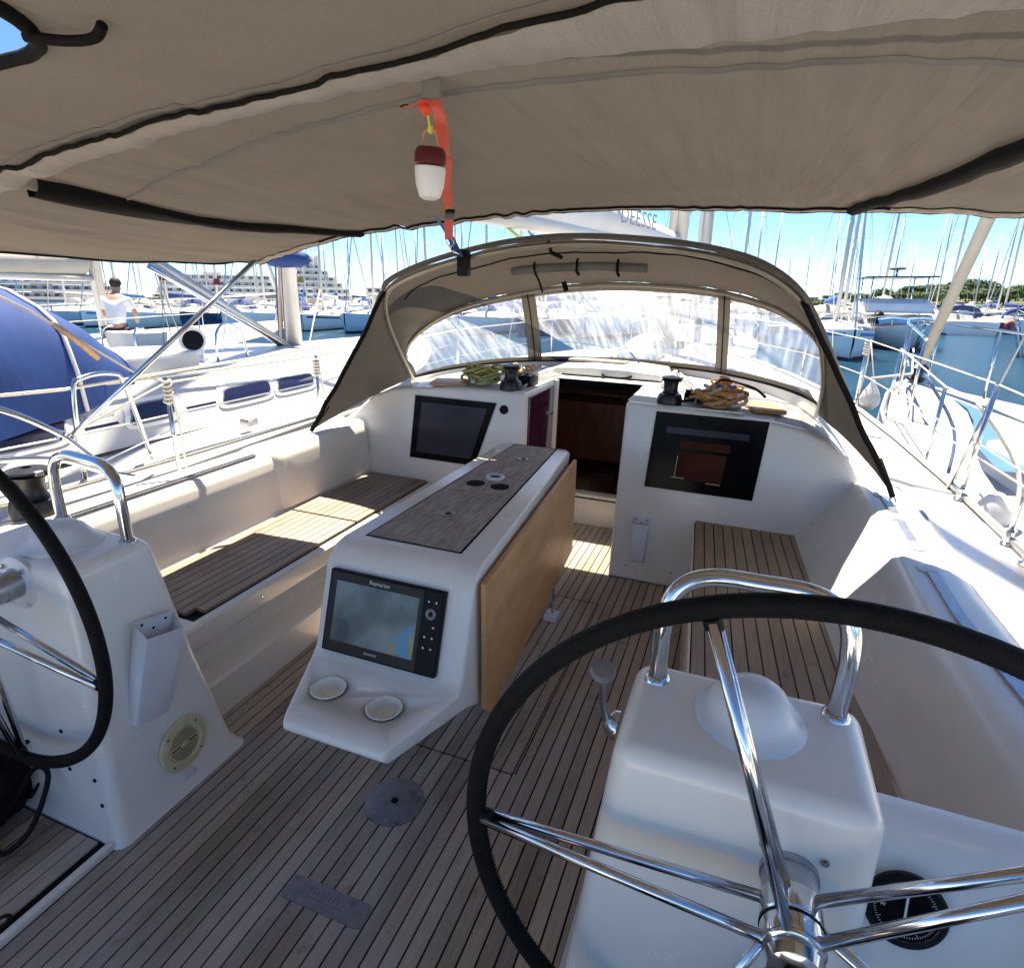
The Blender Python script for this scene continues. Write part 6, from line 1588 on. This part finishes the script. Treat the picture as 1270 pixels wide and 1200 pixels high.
# land: quay, hill, buildings, pines -------------------------------------------------------------
quay = prism('quay', [(-420, 168), (260, 168), (260, 900), (-420, 900)], 'z', WATER-.5, .5, M['concrete']); struct(quay)
rows = []
for y, h in ((190, .4), (230, 1.5), (280, 3.0), (400, 4.5), (600, 5)):
    rows.append([(x, y, .4+h*interp([(-20, 0), (40, .5), (90, 1), (170, .9), (260, .6)], x)) for x in range(-20, 261, 20)])
o = grid('hill', rows, mat('hill_scrub', (.07, .09, .03), .95, var=.4, vs=.1)); struct(o)
crowns = []
for v in range(3):
    bm = bmesh.new(); r2_ = random.Random(50+v)
    for c in range(9):
        a = r2_.random()*6.28; rr = r2_.random()**.5*3.0; cx_, cy_ = rr*math.cos(a), rr*math.sin(a); cz_ = r2_.uniform(-.3, .6)*(1-rr/4); cr = r2_.uniform(1.0, 1.7)
        for k in range(95):
            d_ = Vector((r2_.gauss(0, 1), r2_.gauss(0, 1), r2_.gauss(0, 1))).normalized(); p_ = Vector((cx_, cy_, cz_))+Vector((d_.x, d_.y, d_.z*.55))*cr*r2_.uniform(.75, 1.08)
            s_ = r2_.uniform(.16, .34); u_ = d_.orthogonal().normalized(); w_ = d_.cross(u_); a2 = r2_.random()*6.3
            bm.faces.new([bm.verts.new(p_+(u_*math.cos(a2+q)+w_*math.sin(a2+q))*s_+d_*r2_.uniform(-.1, .1)) for q in (0, 2.1, 4.2)])
    me = bpy.data.meshes.new('crown'); bm.to_mesh(me); bm.free(); me.materials.append(M['leaves']); crowns.append(me)
tm_ = tube_mesh('trunk', [(0, 0, 0), (.15, 0, 2.2), (0, .1, 4.4)], lambda q: .28-.14*q, 6); tm_.materials.append(M['trunk'])
bt_ = tube_mesh('branch', [(0, 0, 2.8), (1.0, .4, 4.2)], .09, 5); bt_.materials.append(M['trunk'])
def pine(x, y, z, sc, lab, grp):
    t = thing('pine_tree', lab, 'pine tree', (x, y, z), grp); t.scale = (sc, sc, sc*rnd.uniform(.9, 1.1)); t.rotation_euler = (0, 0, rnd.random()*6.3)
    a = bpy.data.objects.new('trunk', tm_); C.objects.link(a); a.parent = t
    b = bpy.data.objects.new('branch', bt_); C.objects.link(b); b.parent = t
    c = bpy.data.objects.new('crown', rnd.choice(crowns)); C.objects.link(c); c.parent = t; c.location = (0, 0, 4.9)
for k in range(96):
    px = 1010+k*3.6; D = rnd.choice((195, 215, 240, 270, 300)); b = at_dist(px, D)
    hz = .4+interp([(190, .4), (230, 1.5), (280, 3.0), (400, 4.5)], b.y)*interp([(-20, 0), (40, .5), (90, 1), (170, .9)], b.x)
    pine(b.x, b.y, hz-2.6, rnd.uniform(.75, 1.15)*(D/235)*interp([(1015, .7), (1110, 1.0), (1200, 1.15)], px), 'green umbrella pines on the low hill across the harbour, right of the motor yacht', 'umbrella pines on the far hill')
for k in range(40):
    px = 470+k*14; D = rnd.choice((230, 260, 290)); b = at_dist(px, D)
    pine(b.x, b.y, -1.6, rnd.uniform(.55, .85), 'low trees along the far quay, seen above the masts behind the spray hood', 'low trees along the far quay')

def hotel(label, px0, px1, D, floors, fh_, step, m_, base=.5, bay=3.4, depth=12):
    a = at_dist(px0, D, base); b = at_dist(px1, D, base); d_ = (b-a); Lh = d_.length; d_.normalize()
    t = thing('hotel_building', label, 'building', a); t.rotation_euler = (0, 0, math.atan2(d_.y, d_.x))
    nb0 = int(Lh/bay)
    for f in range(floors):
        l0 = step[0]*f; l1 = Lh-step[1]*f
        if l1-l0 < bay*2: break
        box('storey', l0, l1, .0+.9*f, depth, f*fh_, (f+1)*fh_-.25, m_, t)
        box('balcony_slab', l0-.4, l1+.4, -1.3+.9*f, .0+.9*f, f*fh_-.12, f*fh_+.10, M['build'], t)
        box('balcony_rail', l0-.4, l1+.4, -1.36+.9*f, -1.28+.9*f, f*fh_+.10, f*fh_+.95, M['build'], t)
        nb = int((l1-l0)/bay)
        for i in range(nb):
            x = l0+(i+.5)*(l1-l0)/nb
            piece('window', x, -.03+.9*f, f*fh_+1.35, bay*.52, .08, fh_*.62, M['winfar'], t)
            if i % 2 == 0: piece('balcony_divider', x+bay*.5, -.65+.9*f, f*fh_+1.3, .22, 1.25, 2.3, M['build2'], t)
    box('roof_block', Lh*.4, Lh*.55, 3+.9*floors, depth+2, 0, floors*fh_+1.2, m_, t)
    return t
hotel('tall stepped white hotel with rows of balconies on the far left shore', 352, 442, 330, 7, 2.9, (.6, 3.2), M['build'])
hotel('long white hotel with balconies behind the rope-wrapped mast', 190, 346, 330, 4, 2.9, (2.0, 1.0), M['build'])
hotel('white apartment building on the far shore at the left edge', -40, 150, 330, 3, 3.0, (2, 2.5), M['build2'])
hotel('low white building right of the stepped hotel', 455, 520, 300, 2, 3.2, (0, 0), M['build'])
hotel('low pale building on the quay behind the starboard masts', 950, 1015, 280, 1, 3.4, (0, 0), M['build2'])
hotel('low white building seen through the hood window', 640, 760, 260, 2, 3.2, (0, 1), M['build'])
